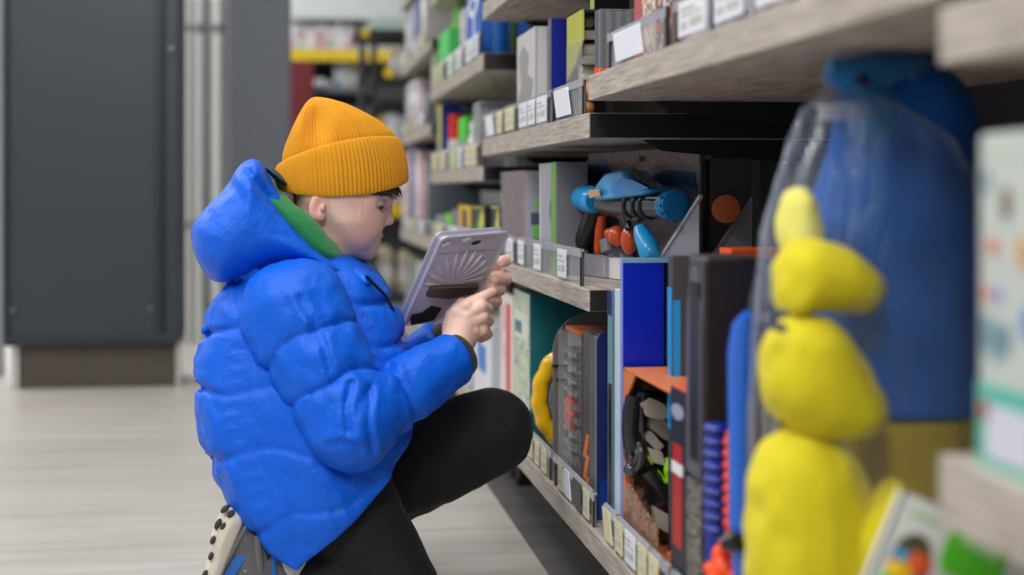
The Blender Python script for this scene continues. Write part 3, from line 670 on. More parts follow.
b.tube([cr(648, 470), cr(656, 484), cr(664, 500)], [0.010, 0.016, 0.02], 10)
b.tube([cr(644, 392), cr(640, 410), cr(642, 432)], [0.009, 0.012, 0.008], 8)
b.build('robot_arm', BK, t, True)
b = MB()
for k, (px_, py_) in enumerate(((636, 448), (640, 456), (637, 464), (632, 470))): b.ell(cr(px_, py_, 0.492), (0.012, 0.013, 0.011))
b.torus(cr(634, 455, 0.487), (1, 0.3, 0), 0.020, 0.0045); b.torus(cr(634, 455, 0.484), (1, 0.3, 0), 0.010, 0.004); b.build('claw_joint', M((56, 56, 60), 0.25, coat=0.4), t, True)
b = MB()
b.prism([cr(648, 414, .488), cr(654, 408, .488), cr(671, 428, .488), cr(672, 443, .488), cr(662, 438, .488), cr(650, 428, .488)], (0, 0.02, 0))
b.prism([cr(644, 430, .486), cr(652, 432, .486), cr(664, 446, .486), cr(658, 452, .486), cr(646, 440, .486)], (0, 0.02, 0)); b.prism([cr(640, 404, .482), cr(650, 398, .482), cr(664, 404, .482), (cr(672, 416, .482)), cr(660, 420, .482), cr(646, 416, .482)], (0, 0.02, 0)); b.build('grey_armour', GR, t)
b = MB(); b.ell(cr(669, 408, .50), (0.013, 0.016, 0.018)); b.build('lime_head', LM, t, True)
b = MB(); b.tube([cr(667, 458, .487), cr(669, 470, .484), cr(672, 492, .487)], [0.004, 0.008, 0.003], 8)
b.tube([cr(657, 470, .487), cr(663, 482, .484), cr(673, 487, .487)], [0.002, 0.006, 0.003], 8)
b.tube([cr(660, 478, .487), cr(666, 490, .484), cr(671, 496, .487)], [0.002, 0.005, 0.002], 8)
b.tube([cr(648, 456, .489), cr(653, 464, .487)], [0.002, 0.003], 8); b.build('lime_claw', LM, t, True)
b = MB(); b.ell(cr(660, 472, .50), (0.024, 0.014, 0.034)); b.ell(cr(662, 430, .502), (0.024, 0.012, 0.036)); b.ell(cr(662, 400, .50), (0.018, 0.012, 0.014)); b.build('robot_body', M((58, 56, 54), .45), t, True)
b = MB(); b.prism([cr(650, 398, .484), cr(660, 402, .484), cr(666, 420, .484), cr(656, 412, .484)], (0, .012, 0)); b.build('pale_plate', M((186, 182, 170), .45), t); b = MB(); b.prism([cr(648, 448, .484), cr(662, 452, .484), cr(666, 466, .484), cr(652, 462, .484)], (0, .012, 0)); b.build('pale_plate', M((186, 182, 170), .45), t)
b = MB().prism([cr(655, 508, .474), cr(677, 520, .474), cr(678, 540, .474), cr(655, 525, .474)], (0, 0.02, 0)).build('grey_foot_tray', GR, t)

i = carton('toy_carton', 'narrow dark box with red and white marks beside the robot box', 'box', Z, 670.5, 685, 392, M((40, 40, 52), 0.4), M((52, 50, 54), 0.4), dx=0.06, top=M((226, 96, 60), 0.45), xf=0.462)
patch(i, 'f', .1, .9, .86, .93, M((150, 158, 180), 0.4), 'white_badge', shape='oval'); patch(i, 'f', .2, .8, .3, .75, M((176, 40, 34), 0.4), 'red_panel'); patch(i, 'f', .15, .85, .62, .67, WHITE, 'white_mark', .0015)

# dark tall box with grey rounded rim
xf = 0.462
i = carton('toy_carton', 'tall black box with a rounded grey rim, next right of the robot box', 'box', Z, 687.5, 703, 256, M((66, 66, 70), 0.35), M((30, 20, 20), 0.4), pr=760, xf=xf, top=M((60, 56, 56), 0.4), bev=0.006)
patch(i, 'f', .05, .95, .42, .97, M((92, 92, 96), 0.4), 'rim_panel', 0.002, 'arch'); patch(i, 'f', .3, .85, .46, .93, M((40, 38, 40), 0.35), 'dark_window', 0.003)
patch(i, 'f', .04, .96, .12, .40, PRINT([(70, 66, 64), (112, 104, 98), (150, 142, 132), (58, 54, 54)], 70, stretch=(1, 1, 2), seed=4), 'small_print_panel', 0.002)
patch(i, 'f', .02, .98, .02, .13, M((30, 140, 214), 0.4), 'light_blue_base', 0.003)
tall = i
# orange block on the same box row, behind
i = carton('toy_carton', 'orange-topped dark box behind the tall black box', 'box', Z, 722, 732, 255, M((150, 40, 16), 0.5), M((66, 22, 14), 0.5), xf=0.56, dx=0.09, top=M((236, 92, 24), 0.4))
bx('orange_lid', (i.x0-0.003, i.ya-0.003, i.z1-0.004), (i.x1+0.003, i.yb+0.003, i.z1+0.008), M((238, 92, 22), 0.4), i.t, 0.002)
MB().prism([(i.x1-0.012, i.ya-0.004, i.z1), (i.x1+0.003, i.ya-0.004, i.z1), (i.x1+0.003, i.ya-0.004, i.z1-0.10), (i.x1-0.004, i.ya-0.004, i.z1-0.06)], (0, 0.003, 0)).build('orange_side_flap', M((226, 80, 20), 0.4), i.t)
# glossy blue blaster piece
t = thing('blue_blaster', 'glossy blue plastic blaster body standing left of the bagged soft toy', 'toy', (0.47, PX(742, 0.466), Z))
q = [(737, 395, .010), (737, 360, .011), (738, 338, .012), (741, 322, .011), (745, 313, .008)]
Xq = 0.466
m = MB(); m.tube([atX(743, 620, Xq)*0+Vector((Xq+0.012, PX(742, Xq), Z+0.001)), atX(742, 520, Xq), atX(742, 470, Xq), atX(741, 400, Xq), atX(742, 350, Xq), atX(744, 325, Xq), atX(747, 314, Xq)], [0.014, 0.014, 0.014, 0.014, 0.015, 0.012, 0.005], 16)
m.build('body_shell', M((8, 92, 200), 0.18, coat=0.5), t, True)
m = MB(); m.tube([atX(737, 330, Xq), atX(736, 420, Xq)], 0.004); m.build('side_ridge', M((20, 110, 220), 0.2), t, True)
# blue & orange stacked darts
t = thing('coil_toy', 'royal blue ribbed toy with an orange ribbed strip beside the tall black box', 'toy', (0.465, 1.60, Z))
m = MB()
for k in range(9): m.cur = 0; c = atY(716, 428+k*12.5, 1.60); m.ell(c, (0.015, 0.016, 0.0072), n=20, m=8)
c = atY(716, 480, 1.60); m.cyl((c.x, c.y, Z+0.0), (c.x, c.y, atY(716, 426, 1.60).z), 0.012)
m.build('blue_ribs', M((6, 40, 140), 0.35, coat=0.1), t, True)
m = MB()
for k in range(8): m.ell(atY(730, 442+k*11.5, 1.585), (0.0085, 0.009, 0.0066), n=16, m=8)
m.tube([atY(729, 430, 1.585), atY(730, 440, 1.585), atY(730, 535, 1.585)], [0.004, 0.006, 0.006])
m.build('orange_ribs', M((244, 84, 24), 0.35), t, True)
t = thing('bead_bundle', 'bright orange knotted bundle with a black clasp low beside the soft toy', 'toy', (0.49, PX(745, 0.48), Z))
m = MB(); rs = random.Random(3)
for k in range(46):
    px_ = 712+rs.random()*52; py_ = 538+rs.random()*50 + (px_-712)*0.35; c = atY(px_, py_, 1.50+rs.random()*.03); m.ell(c, (0.011, 0.012, 0.008), n=12, m=7, R=Matrix.Rotation(rs.random()*2, 3, 'X'))
c0 = atY(740, 600, 1.53); m.ell((c0.x+0.01, c0.y, Z+0.05), (0.035, 0.06, 0.052))
m.build('orange_beads', M((236, 74, 20), 0.45), t, True)
m = MB(); m.tube([atY(722, 545, 1.488), atY(732, 540, 1.484), atY(746, 545, 1.484)], [0.008, 0.011, 0.007], 10); m.build('black_clasp', BK, t, True)

# ---- middle shelf: blister boxes and the water blaster
Z = 0.520
i = carton('toy_carton', 'dark box printed with reddish brown figures at the far end of the middle shelf', 'box', Z, 502, 525, 171, PRINT([(84, 66, 72), (46, 40, 48), (176, 104, 86), (128, 122, 136), (64, 50, 54), (110, 84, 84)], 30, 0.3, stretch=(1, 2.2, .6), seed=5), M((168, 170, 180), 0.4), pr=555, top=M((120, 118, 126), 0.4))
patch(i, 's', .3, .75, .58, .74, M((110, 214, 60), 0.4), 'green_arrow', shape=[(.15, 0), (.35, 0), (.35, .3), (.65, .3), (.65, 0), (.9, 0), (.9, .6), (.5, 1), (.1, .6)])
patch(i, 's', .25, .8, .2, .42, M((96, 196, 52), 0.4), 'green_block'); patch(i, 's', .2, .85, .43, .56, M((30, 50, 84), 0.4), 'navy_block'); 
bx('clear_cover', (i.x0-0.004, i.ya-0.003, i.z0+0.002), (i.x1, i.yb, i.z1+0.002), CLEAR(0.10), i.t, 0.003)
i = carton('toy_carton', 'plain grey upright box with a green edge stripe, left of the water blaster', 'box', Z, 540, 556.5, 162, M((160, 158, 170), 0.4), M((112, 110, 118), 0.45), pr=588, top=M((96, 128, 84), 0.4))
patch(i, 'f', .72, 1.0, 0, 1.0, M((108, 160, 78), 0.45), 'green_stripe', 0.0012)
patch(i, 'f', .62, .8, .48, .66, M((70, 66, 76), 0.4), 'round_logo_half', 0.001, 'oval'); patch(i, 'f', 0, .06, 0, 1, M((200, 200, 208), 0.3), 'light_edge', .001)
i = carton('toy_carton', 'small low dark green box behind the fence left of the clear tray', 'box', Z, 532, 545, 240, M((60, 92, 60), 0.4), M((40, 72, 44), 0.4), dx=0.02, xf=0.478)

e_ = Vector((0.211, -0.977, 0)); e_.normalize(); n_ = Vector((-0.977, -0.211, 0)); n_.normalize()
P0 = Vector((0.545, 2.70, 0.520))
def onp(px, py, off):
    """point of the upright plane of the blaster pack (off metres in front of its card) seen at px, py"""
    t = (px-CX)/F; d = Vector((cs*t+sn, -sn*t+cs, -(py-HY)/F)); q = P0+n_*off
    s = (q.x*n_.x+q.y*n_.y)/(d.x*n_.x+d.y*n_.y); return Vector((0, 0, CAMZ))+d*s
bt = thing('water_blaster_pack', 'open pack with a blue and black water blaster on grey card', 'toy', (0.56, 2.5, 0.5203))
A = onp(589, 154, 0); B = onp(700, 146.5, 0)
zb = 0.5213
m = MB(); m.prism([(A.x, A.y, zb), (B.x, B.y, zb), (B.x, B.y, B.z), (A.x, A.y, A.z)], -n_*0.003)
m.build('backing_card', PRINT([(112, 108, 122), (122, 116, 128), (104, 100, 116)], 6, 0.4, seed=1), bt)
C1 = onp(589, 171, 0.0006); D1 = onp(700, 166, 0.0006); m = MB(); m.prism([C1, D1, Vector((B.x, B.y, B.z))+n_*0.0006, Vector((A.x, A.y, A.z))+n_*0.0006], n_*0.0006)
m.build('card_header', PRINT([(110, 74, 76), (92, 66, 74), (128, 96, 92), (100, 86, 96)], 60, 0.4, stretch=(1, 1, 2), seed=9), bt)
m = MB()
m.prism([onp(587, 160, .001), onp(606, 158, .001), onp(612, 176, .001), onp(600, 190, .001), onp(588, 186, .001)], n_*0.0006)
m.build('blue_splash_print', M((24, 60, 112), 0.4), bt); m = MB()
m.prism([onp(648, 178, .001), onp(668, 170, .001), onp(694, 172, .001), onp(697, 190, .001), onp(684, 184, .001), onp(664, 186, .001)], n_*0.0006)
m.build('blue_splash_print', M((24, 60, 112), 0.4), bt)
sl = onp(641, 159, .0015); sr = onp(650, 158, .0015)
m = MB(); m.box((sl.x-0.006, sl.y-0.01, sl.z-0.004), (sl.x+0.004, sl.y+0.012, sl.z+0.004), 0.002); m.build('hang_slot_rivet', M((130, 110, 110), 0.4), bt)
m = MB(); m.prism([onp(663, 257, .03), onp(700, 257, .03), onp(700, 198, .03)], n_*0.002); m.build('slanting_support', M((146, 144, 158), 0.4), bt)
m = MB(); m.tube([onp(661, 258, .032), onp(701, 196, .032)], 0.004, 4); m.build('support_edge', M((176, 176, 188), 0.35), bt)
m = MB(); m.prism([onp(562, 242, .02), onp(577, 218, .02), onp(592, 206, .02), onp(592, 250, .02)], n_*0.002); m.build('grey_wing', M((140, 138, 148), 0.4), bt)
# clear tray
T = [(546.5, 268), (604, 278)]
m = MB(); m.cur = 0
f0 = onp(548, 268, .055); f1 = onp(606, 278, .055); f0.z = f1.z = 0.5215
hgt = Vector((0, 0, 0.036)); dpt = -n_*0.055
m.prism([f0, f1, f1+hgt, f0+hgt], n_*0.0015); m.prism([f0+n_*0, f0+hgt, f0+hgt*1.5+dpt, f0+dpt], e_*0.0015); m.prism([f0, f1, f1+dpt, f0+dpt], Vector((0, 0, 0.0015)))
m.prism([f1, f1+hgt, f1+hgt+dpt, f1+dpt], e_*0.0015)
m.tube([f0+hgt, f1+hgt], 0.002); m.build('clear_tray', CLEAR(0.50, (168, 168, 178), 0.25, (40, 0.003, 0.6)), bt)
m = MB(); u = f0.lerp(f1, .22); v = f0.lerp(f1, .42); m.prism([u+n_*.002, v+n_*.002, v+n_*.002+Vector((0, 0, .045)), u+n_*.002+Vector((0, 0, .045))], n_*0.001); m.build('white_sticker', M((206, 206, 216), 0.4), bt)
w0 = onp(603, 274, .05); w1 = onp(622, 279, .05); w0.z = w1.z = 0.5215
m = MB(); m.prism([w0, w1, w1+Vector((0, 0, .034)), w0+Vector((0, 0, .034))], -n_*0.05); m.build('white_base_block', M((218, 218, 222), 0.4), bt)
gx = [onp(600, 262, .03), onp(612, 252, .03), onp(618, 243, .03), onp(624, 262, .03)]
m = MB(); m.prism(gx, -n_*0.02); m.build('grey_card_fold', M((142, 140, 150), 0.4), bt)
# blaster
BL = M((40, 170, 240), 0.3, coat=0.3); BLD = M((20, 136, 220), 0.3); GK = M((34, 35, 38), 0.3, coat=0.2); OG = M((206, 78, 30), 0.4)
g = thing('water_blaster', 'x', 'toy', (0.53, 2.5, 0.6)); bpy.data.objects.remove(g)
G = 0.048
def gp(px, py, o=0.0): return onp(px, py, G+o)
def gr(px_r, px): 
    c = gp(px, 203); return px_r*DEP(c.x, c.y)/F
m = MB(); m.tube([gp(575, 196), gp(575.6, 196), gp(578.4, 196.5), gp(579, 196.5)], [gr(14, 570), gr(16.5, 570), gr(17, 570), gr(15.5, 570)], 32); m.torus(gp(579, 196.5), e_, gr(14, 570), gr(2.2, 570), n=40); m.torus(gp(579.5, 196.7), e_, gr(9.5, 570), gr(1.6, 570), n=36)
m.tube([gp(579, 197), gp(583, 198)], [gr(9, 580), gr(9, 580)], 20); m.build('rear_wheel', BL, bt, True)
m = MB(); m.tube([gp(583, 198.5), gp(583.5, 198.5), gp(590, 199.5), gp(596, 200.5), gp(597, 200.6)], [gr(12, 590), gr(13.5, 590), gr(13, 590), gr(13.5, 600), gr(12, 600)], 28); m.torus(gp(592, 200), e_, gr(13, 590), gr(1.5, 590), n=36); m.build('blue_body', BL, bt, True)
m = MB(); m.prism([gp(589, 190, .03), gp(600, 189, .03), gp(601, 196, .03), gp(590, 198, .03)], n_*0.002); m.build('body_badge', M((206, 170, 120), 0.4), bt)
m = MB(); m.tube([gp(604, 204), gp(620, 206), gp(640, 206), gp(668, 206)], [gr(11, 610), gr(11.5, 620), gr(11.5, 640), gr(12, 660)], 28); m.build('barrel', GK, bt, True)
m = MB()
for px_ in (634, 643, 650): m.torus(gp(px_, 206), gp(660, 207)-gp(620, 206), gr(12.5, px_), gr(1.8, px_))
m.tube([gp(646, 198, .02), gp(661, 198, .02)], 0.0018); m.build('barrel_rings', M((58, 60, 66), 0.25), bt, True)
m = MB(); pts = [gp(604, 194), gp(611, 182), gp(618, 173), gp(634, 170), gp(641, 178), gp(652, 185), gp(664, 190), gp(655, 195), gp(640, 197), gp(625, 199), gp(608, 201)]
m.prism([p - n_*0.024 for p in pts], n_*0.05)
o = m.build('blue_shroud', BL, bt); md = o.modifiers.new('bevel', 'BEVEL'); md.width = 0.006; md.segments = 3; o.data.polygons.foreach_set('use_smooth', [True]*len(o.data.polygons))
m = MB(); m.prism([gp(612, 186, .027), gp(622, 178, .027), (gp(634, 180, .027)), gp(650, 188, .027), gp(636, 192, .027), gp(614, 194, .027)], n_*0.003); m.build('shroud_panel', BLD, bt)
m = MB()
for k in range(6): m.tube([gp(630+k*4, 170+k*2.6, -.02), gp(632+k*4, 169.5+k*2.6, .0), gp(634+k*4, 173+k*2.6, .022)], 0.0052, 8)
m.build('black_grip_ribs', GK, bt, True)
m = MB(); m.tube([gp(667, 205.5), gp(667.3, 205.5), gp(675, 205.5), gp(675.8, 205.5)], [gr(12, 670), gr(14.5, 670), gr(15.5, 670), gr(14.3, 670)], 36); m.tube([gp(675.8, 205.5), gp(676.2, 205.5)], [gr(11.5, 675), gr(11.3, 675)], 36)
for k in range(12): m.box(*[tuple(v) for v in (lambda q: (q-Vector((.0025,.0025,.0025)), q+Vector((.0025,.0025,.0025))))(gp(674.5, 205.5)+(Vector((0,0,1))*math.cos(k*math.pi/6)+e_.cross(Vector((0,0,1)))*math.sin(k*math.pi/6))*gr(15.2, 675))], .0008); m.build('muzzle_cap', BL, bt, True)
m = MB(); m.tube([gp(594, 209), gp(591, 220), gp(586, 233), gp(581, 246), gp(579, 250)], [gr(7, 590), gr(9, 590), gr(9.5, 590), gr(10.5, 590), gr(8, 590)], 14); m.build('pistol_grip', GK, bt, True)
m = MB(); m.tube([gp(602, 216, -.01), gp(601, 230, -.01), gp(600, 243, -.01), gp(599, 253, -.01)], [gr(4, 600), gr(6, 600), gr(6, 600), gr(5, 600)], 12); m.build('orange_handle', OG, bt, True); m = MB(); m.ell(gp(580, 222, -.02), (.010, .012, .009)); m.build('orange_knob', OG, bt, True)
m = MB(); m.ell(gp(617, 236, -.01), (.016, .018, .018)); m.ell(gp(629, 240, -.01), (.014, .015, .024)); m.ell(gp(611, 234, -.01), (.012, .012, .011)); m.build('orange_water_bombs', M((214, 84, 40), 0.3, coat=.4), bt, True)
m = MB(); m.tube([gp(626, 214), gp(627, 222), gp(629, 229)], [gr(6, 620), gr(4, 620), gr(4, 620)], 10); m.tube([gp(620, 216), gp(640, 218)], gr(4, 630)); m.build('black_connector', GK, bt, True)
m = MB(); m.tube([gp(640, 228, .0), gp(643, 236, 0), gp(648, 246, 0), gp(651, 255, 0), gp(652, 258, 0)], [gr(7, 650), gr(9.5, 650), gr(11, 650), gr(11, 650), gr(8, 650)], 16); m.build('blue_foregrip', BL, bt, True)
m = MB(); m.tube([gp(606, 240, .0), gp(608, 252, 0)], gr(7, 610), 10); m.build('grey_holder', M((120, 120, 128), 0.4), bt, True)

# second pack behind (orange dial)
Yp = 2.275
def q2(px, py, dy=0.0): return atY(px, py, Yp+dy)
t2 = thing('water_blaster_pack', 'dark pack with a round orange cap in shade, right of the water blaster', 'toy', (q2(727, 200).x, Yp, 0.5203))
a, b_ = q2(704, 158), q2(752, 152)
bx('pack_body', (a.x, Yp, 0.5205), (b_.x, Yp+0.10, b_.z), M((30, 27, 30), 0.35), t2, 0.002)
m = MB(); m.prism([q2(712, 257, -.003), q2(752, 257, -.003), q2(752, 199, -.003)], (0, 0.002, 0)); m.build('slanting_support', M((172, 172, 190), 0.4), t2)
m = MB(); m.tube([q2(711, 257, -.004), q2(752, 197, -.004)], 0.0022, 4); m.build('support_edge', M((170, 172, 184), 0.35), t2)
m = MB(); m.tube([q2(726, 209, -.03), q2(726, 209, -.028), q2(726, 209, -.012), q2(726, 209, -.001)], [0.016, 0.0215, 0.0225, 0.02], 28); m.build('orange_cap', M((236, 112, 20), 0.4), t2, True)
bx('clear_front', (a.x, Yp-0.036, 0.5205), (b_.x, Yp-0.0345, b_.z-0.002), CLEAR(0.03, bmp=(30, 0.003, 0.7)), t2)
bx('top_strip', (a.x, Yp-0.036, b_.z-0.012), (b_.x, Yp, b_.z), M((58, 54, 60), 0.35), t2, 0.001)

# ---- third shelf (0.786)
Z = 0.786
i = carton('toy_carton', 'tall pale grey box with a white dinosaur-like cut-out front on the third shelf', 'box', Z, 517, 535, 26, M((196, 194, 196), 0.4), M((206, 204, 206), 0.4), pr=553, top=M((150, 148, 150), 0.5))
patch(i, 'f', .05, .95, .1, .88, M((150, 148, 150), 0.4), 'grey_figure_print', shape=[(0, 0), (1, 0), (.8, .25), (.95, .5), (.6, .6), (.7, .85), (.35, 1), (.1, .85), (.25, .5), (.05, .3)])
patch(i, 's', .0, .12, 0, 1, M((176, 174, 178), 0.4), 'fold_edge', .001); patch(i, 's', .62, 1.0, 0, .985, M((178, 176, 182), 0.4), 'grey_side_panel', .001)
i = carton('toy_carton', 'narrow deep blue box between the pale grey box and the yellow-topped box', 'box', Z, 548, 551, 18, M((90, 94, 104), 0.35), M((10, 26, 132), 0.35), pr=580)
patch(i, 's', .55, 1, 0, 1, M((6, 12, 60), 0.35), 'dark_panel')
# yellow-topped robot box
xf = 0.470; ya = PX(583, xf); yb = PX(567.5, xf); z1 = ZZ(9, xf, ya)
t = thing('robot_box', 'olive yellow and black box with a small grey robot, next to the grey tubes', 'box', (xf+.06, (ya+yb)/2, Z))
m = MB(); m.box((xf+0.045, ya, Z), (xf+0.05, yb, z1)); m.box((xf, ya, z1-0.004), (xf+0.05, yb, z1), .001); m.box((xf, yb-0.004, Z), (xf+0.05, yb, z1), .001); m.build('carton_shell', M((34, 32, 30), 0.4), t)
m = MB(); H = z1-Z; m.prism([(xf-.001, yb, z1), (xf-.001, ya, z1), (xf-.001, ya, z1-.05), (xf-.001, (ya+yb)/2, z1-.085), (xf-.001, yb, z1-.105)], (0.003, 0, 0)); m.build('yellow_flap', M((176, 178, 70), 0.4), t)
m = MB(); yc = (ya+yb)/2
for (dy, dz, r) in ((0, .142, .022), (.004, .118, .028), (-.008, .10, .02), (.01, .085, .02), (-.004, .068, .022)): m.box((xf+.008, yc+dy-r, Z+dz-.008), (xf+.036, yc+dy+r, Z+dz+.008), .004, R=Matrix.Rotation(.3, 3, 'X'))
m.ell((xf+.02, yc-.01, Z+.16), (.012, .018, .012)); m.build('grey_robot', M((176, 172, 158), 0.4), t)
m = MB(); m.ell((xf+.02, yc-.02, Z+.045), (.014, .026, .016)); m.ell((xf+.02, yc+.02, Z+.055), (.012, .02, .02)); m.ell((xf+.018, yc, Z+.02), (.014, .03, .014)); m.build('tan_rocks', M((200, 140, 92), 0.5), t, True)
bx('clear_front', (xf-.002, ya, Z+.001), (xf-.001, yb, z1-.05), CLEAR(0.10), t)

# ---- upper shelf of the soft toy bay (0.841)
Z = 0.841
xf = 0.474; Yt = PX(592, xf); zt = ZZ(12, xf, Yt)
t = thing('tube_pack', 'clear pack of dark grey tubes with orange red ends, upper shelf', 'pack', (xf+.035, Yt-.02, Z+.0003))
xs = [PYX(p, Yt-.02) for p in (598, 608, 618, 628)]
m = MB(); m2 = MB(); m3 = MB()
for x in xs: m.cyl((x, Yt-.03, Z+.016), (x, Yt-.03, zt-.002), .0072, n=16); m2.cyl((x, Yt-.03, Z+.006), (x, Yt-.03, Z+.017), .0082, n=16)
m.build('tube', M((84, 90, 100), 0.3), t, True, label='dark grey tubes'); m2.build('orange_end', M((236, 74, 40), 0.35), t, True)
bx('tray', (xf+.002, Yt-.045, Z+.0003), (xs[-1]+.012, Yt-.012, Z+.006), M((150, 150, 156), 0.4), t, .001)
bx('clear_box', (xf+.002, Yt-.046, Z+.006), (xs[-1]+.012, Yt-.011, zt), CLEAR(0.14, bmp=(30, 0.004, 0.6)), t, .002)
i = carton('toy_carton', 'black box with a lime edge above the grey tubes', 'box', Z, 590, 594, -60, M((176, 200, 110), 0.4), M((16, 17, 20), 0.35), dx=0.06, xf=0.505)
i = carton('toy_carton', 'red and white striped box right of the grey tubes', 'box', Z, 634, 642, -60, M((180, 80, 84), 0.4), M((196, 90, 90), 0.4), dx=0.05, xf=0.495)
i = carton('toy_carton', 'beige patterned box behind the big white ticket', 'box', Z, 642, 655, -60, PRINT([(206, 190, 176), (150, 110, 90), (222, 214, 208), (190, 150, 110)], 30, seed=8), M((196, 170, 150), 0.4), dx=0.1, xf=0.49)
i = carton('toy_carton', 'brown and white box two right of the grey tubes', 'box', Z, 656, 672, -60, PRINT([(120, 96, 88), (204, 196, 192), (92, 76, 74), (170, 80, 60)], 26, seed=11), M((130, 110, 100), 0.4), dx=0.2, xf=0.48)
i = carton('toy_carton', 'grey lilac box behind the first large white ticket at the top', 'box', Z, 684, 722, -60, PRINT([(190, 186, 204), (150, 140, 170), (214, 210, 222)], 22, seed=12), M((170, 166, 186), 0.4), dx=0.2, xf=0.485)
i = carton('toy_carton', 'dark purple box at the very top right of the picture behind a white ticket', 'box', Z, 726, 790, -60, PRINT([(70, 50, 64), (190, 180, 200), (110, 90, 110)], 18, seed=13), M((70, 50, 60), 0.4), dx=0.2, xf=0.485)

# ---- bay D (third bay)
Z = 0.725
def small(*a, **k): return carton(*a, **k)
i = small('toy_carton', 'small yellow and blue packet at the left of the third shelf, blurred', 'box', Z, 433, 441, 103, M((212, 196, 30), 0.4), M((20, 60, 140), 0.4), dx=0.06); patch(i, 'f', .1, .45, .1, .9, M((28, 70, 150), 0.4), 'blue_half')
i = small('toy_carton', 'brown box behind the red lid on the third shelf, blurred', 'box', Z, 446, 452, 101, M((110, 80, 60), 0.4), M((72, 52, 46), 0.4), dx=0.1, xf=.53)
c = Vector((0.495, PX(452, .48), Z))
bottle_y = c.y
t = thing('jar', 'jar with a bright red lid on the third shelf, blurred', 'jar', c)
MB().loft([[(c.x+r*math.cos(u*math.pi/10), c.y+r*math.sin(u*math.pi/10), Z+h) for u in range(20)] for r, h in ((.022, .0005), (.026, .004), (.026, .085), (.022, .095))]).build('jar_body', M((196, 186, 176), 0.3), t, True)
MB().cyl((c.x, c.y, Z+.095), (c.x, c.y, Z+.165), .026, .024).build('red_lid', M((204, 34, 26), 0.35), t)
i = small('toy_carton', 'box with a vivid green top half on the third shelf, blurred', 'box', Z, 459, 466, 116, M((150, 160, 160), 0.4), M((60, 176, 30), 0.4), dx=0.08); patch(i, 'f', 0, 1, .55, 1, M((70, 206, 40), 0.4), 'green_top_panel'); patch(i, 's', 0, 1, 0, .5, M((150, 156, 162), 0.4), 'grey_lower_panel')
c = Vector((0.478, PX(472, .478), Z)); t = thing('bottle', 'slim white bottle in front of the clear box on the third shelf', 'bottle', c)
MB().loft([[(c.x+r*math.cos(u*math.pi/10), c.y+r*math.sin(u*math.pi/10), Z+h) for u in range(20)] for r, h in ((.008, .0005), (.010, .004), (.010, .075), (.004, .09), (.004, .1))]).build('bottle_body', M((226, 226, 232), 0.3), t, True)
MB().cyl((c.x, c.y, Z+.1), (c.x, c.y, Z+.12), .006).build('bottle_cap', WHITE, t)
i = small('toy_carton', 'large clear plastic box with dark contents on the third shelf behind the cream tickets', 'box', Z, 473, 480, 101, CLEAR(0.4, (170, 172, 184), .2), CLEAR(0.4, (150, 152, 164), .2), pr=516, top=CLEAR(0.7, (190, 192, 200), .2), body='clear_shell')
bx('dark_contents', (i.x0+.03, i.ya+.03, i.z0+.004), (i.x1-.02, i.yb-.004, i.z1-.05), M((60, 54, 66), 0.4), i.t, .01)
bx('maroon_block', (i.x0+.006, i.ya+.01, i.z0+.004), (i.x0+.028, i.yb-.01, i.z1-.07), M((104, 62, 70), 0.4), i.t, .005)
i = small('toy_carton', 'little orange red block on the far end of the third shelf under the wooden edge', 'box', Z, 484, 492, 158.5, M((230, 104, 60), 0.4), M((230, 104, 60), 0.4), dx=0.02, xf=.475) if False else None

Z = 0.986
i = small('toy_carton', 'tan and green packet at the far left of the fourth shelf, blurred', 'box', Z, 431.5, 437, -30, M((150, 176, 130), 0.4), M((120, 110, 96), 0.4), dx=0.1)
i = small('toy_carton', 'pale blue and teal packet on the fourth shelf, blurred', 'box', Z, 437.5, 442, -30, PRINT([(120, 180, 210), (190, 150, 120), (80, 160, 120)], 14, seed=21), M((110, 120, 120), 0.4), dx=0.1, xf=.52)
i = small('toy_carton', 'low bright green packet on the fourth shelf, blurred', 'box', Z, 439, 449, 27, M((60, 206, 90), 0.4), M((50, 180, 80), 0.4), dx=0.05, xf=.463)
i = small('toy_carton', 'tall vivid lime green box on the fourth shelf', 'box', Z, 443, 459, -40, M((124, 222, 20), 0.4), M((90, 190, 14), 0.4), dx=0.2, xf=0.52); patch(i, 'f', .2, .8, .06, .2, M((190, 214, 160), 0.4), 'pale_panel')
i = small('toy_carton', 'grey white box with small dark print on the fourth shelf beside the lime box', 'box', Z, 459.5, 466, 6, PRINT([(196, 200, 206), (150, 150, 160), (214, 216, 222)], 26, seed=22), M((160, 166, 176), 0.4), dx=0.15)
i = small('toy_carton', 'blue box with a white ring and an orange mark, top of picture', 'box', Z, 467, 481, -40, M((10, 92, 190), 0.4), M((12, 80, 170), 0.4), dx=0.12)
patch(i, 'f', .12, .82, .50, .74, WHITE, 'white_ring', .001, 'oval'); patch(i, 'f', .3, .64, .56, .68, M((20, 90, 180), 0.4), 'ring_centre', .0016, 'oval'); patch(i, 'f', .0, .72, .74, .9, M((250, 146, 20), 0.4), 'orange_dot', .0016)
patch(i, 'f', .48, .56, .1, .6, WHITE, 'white_stripe', .0012)
Yb_ = 3.52
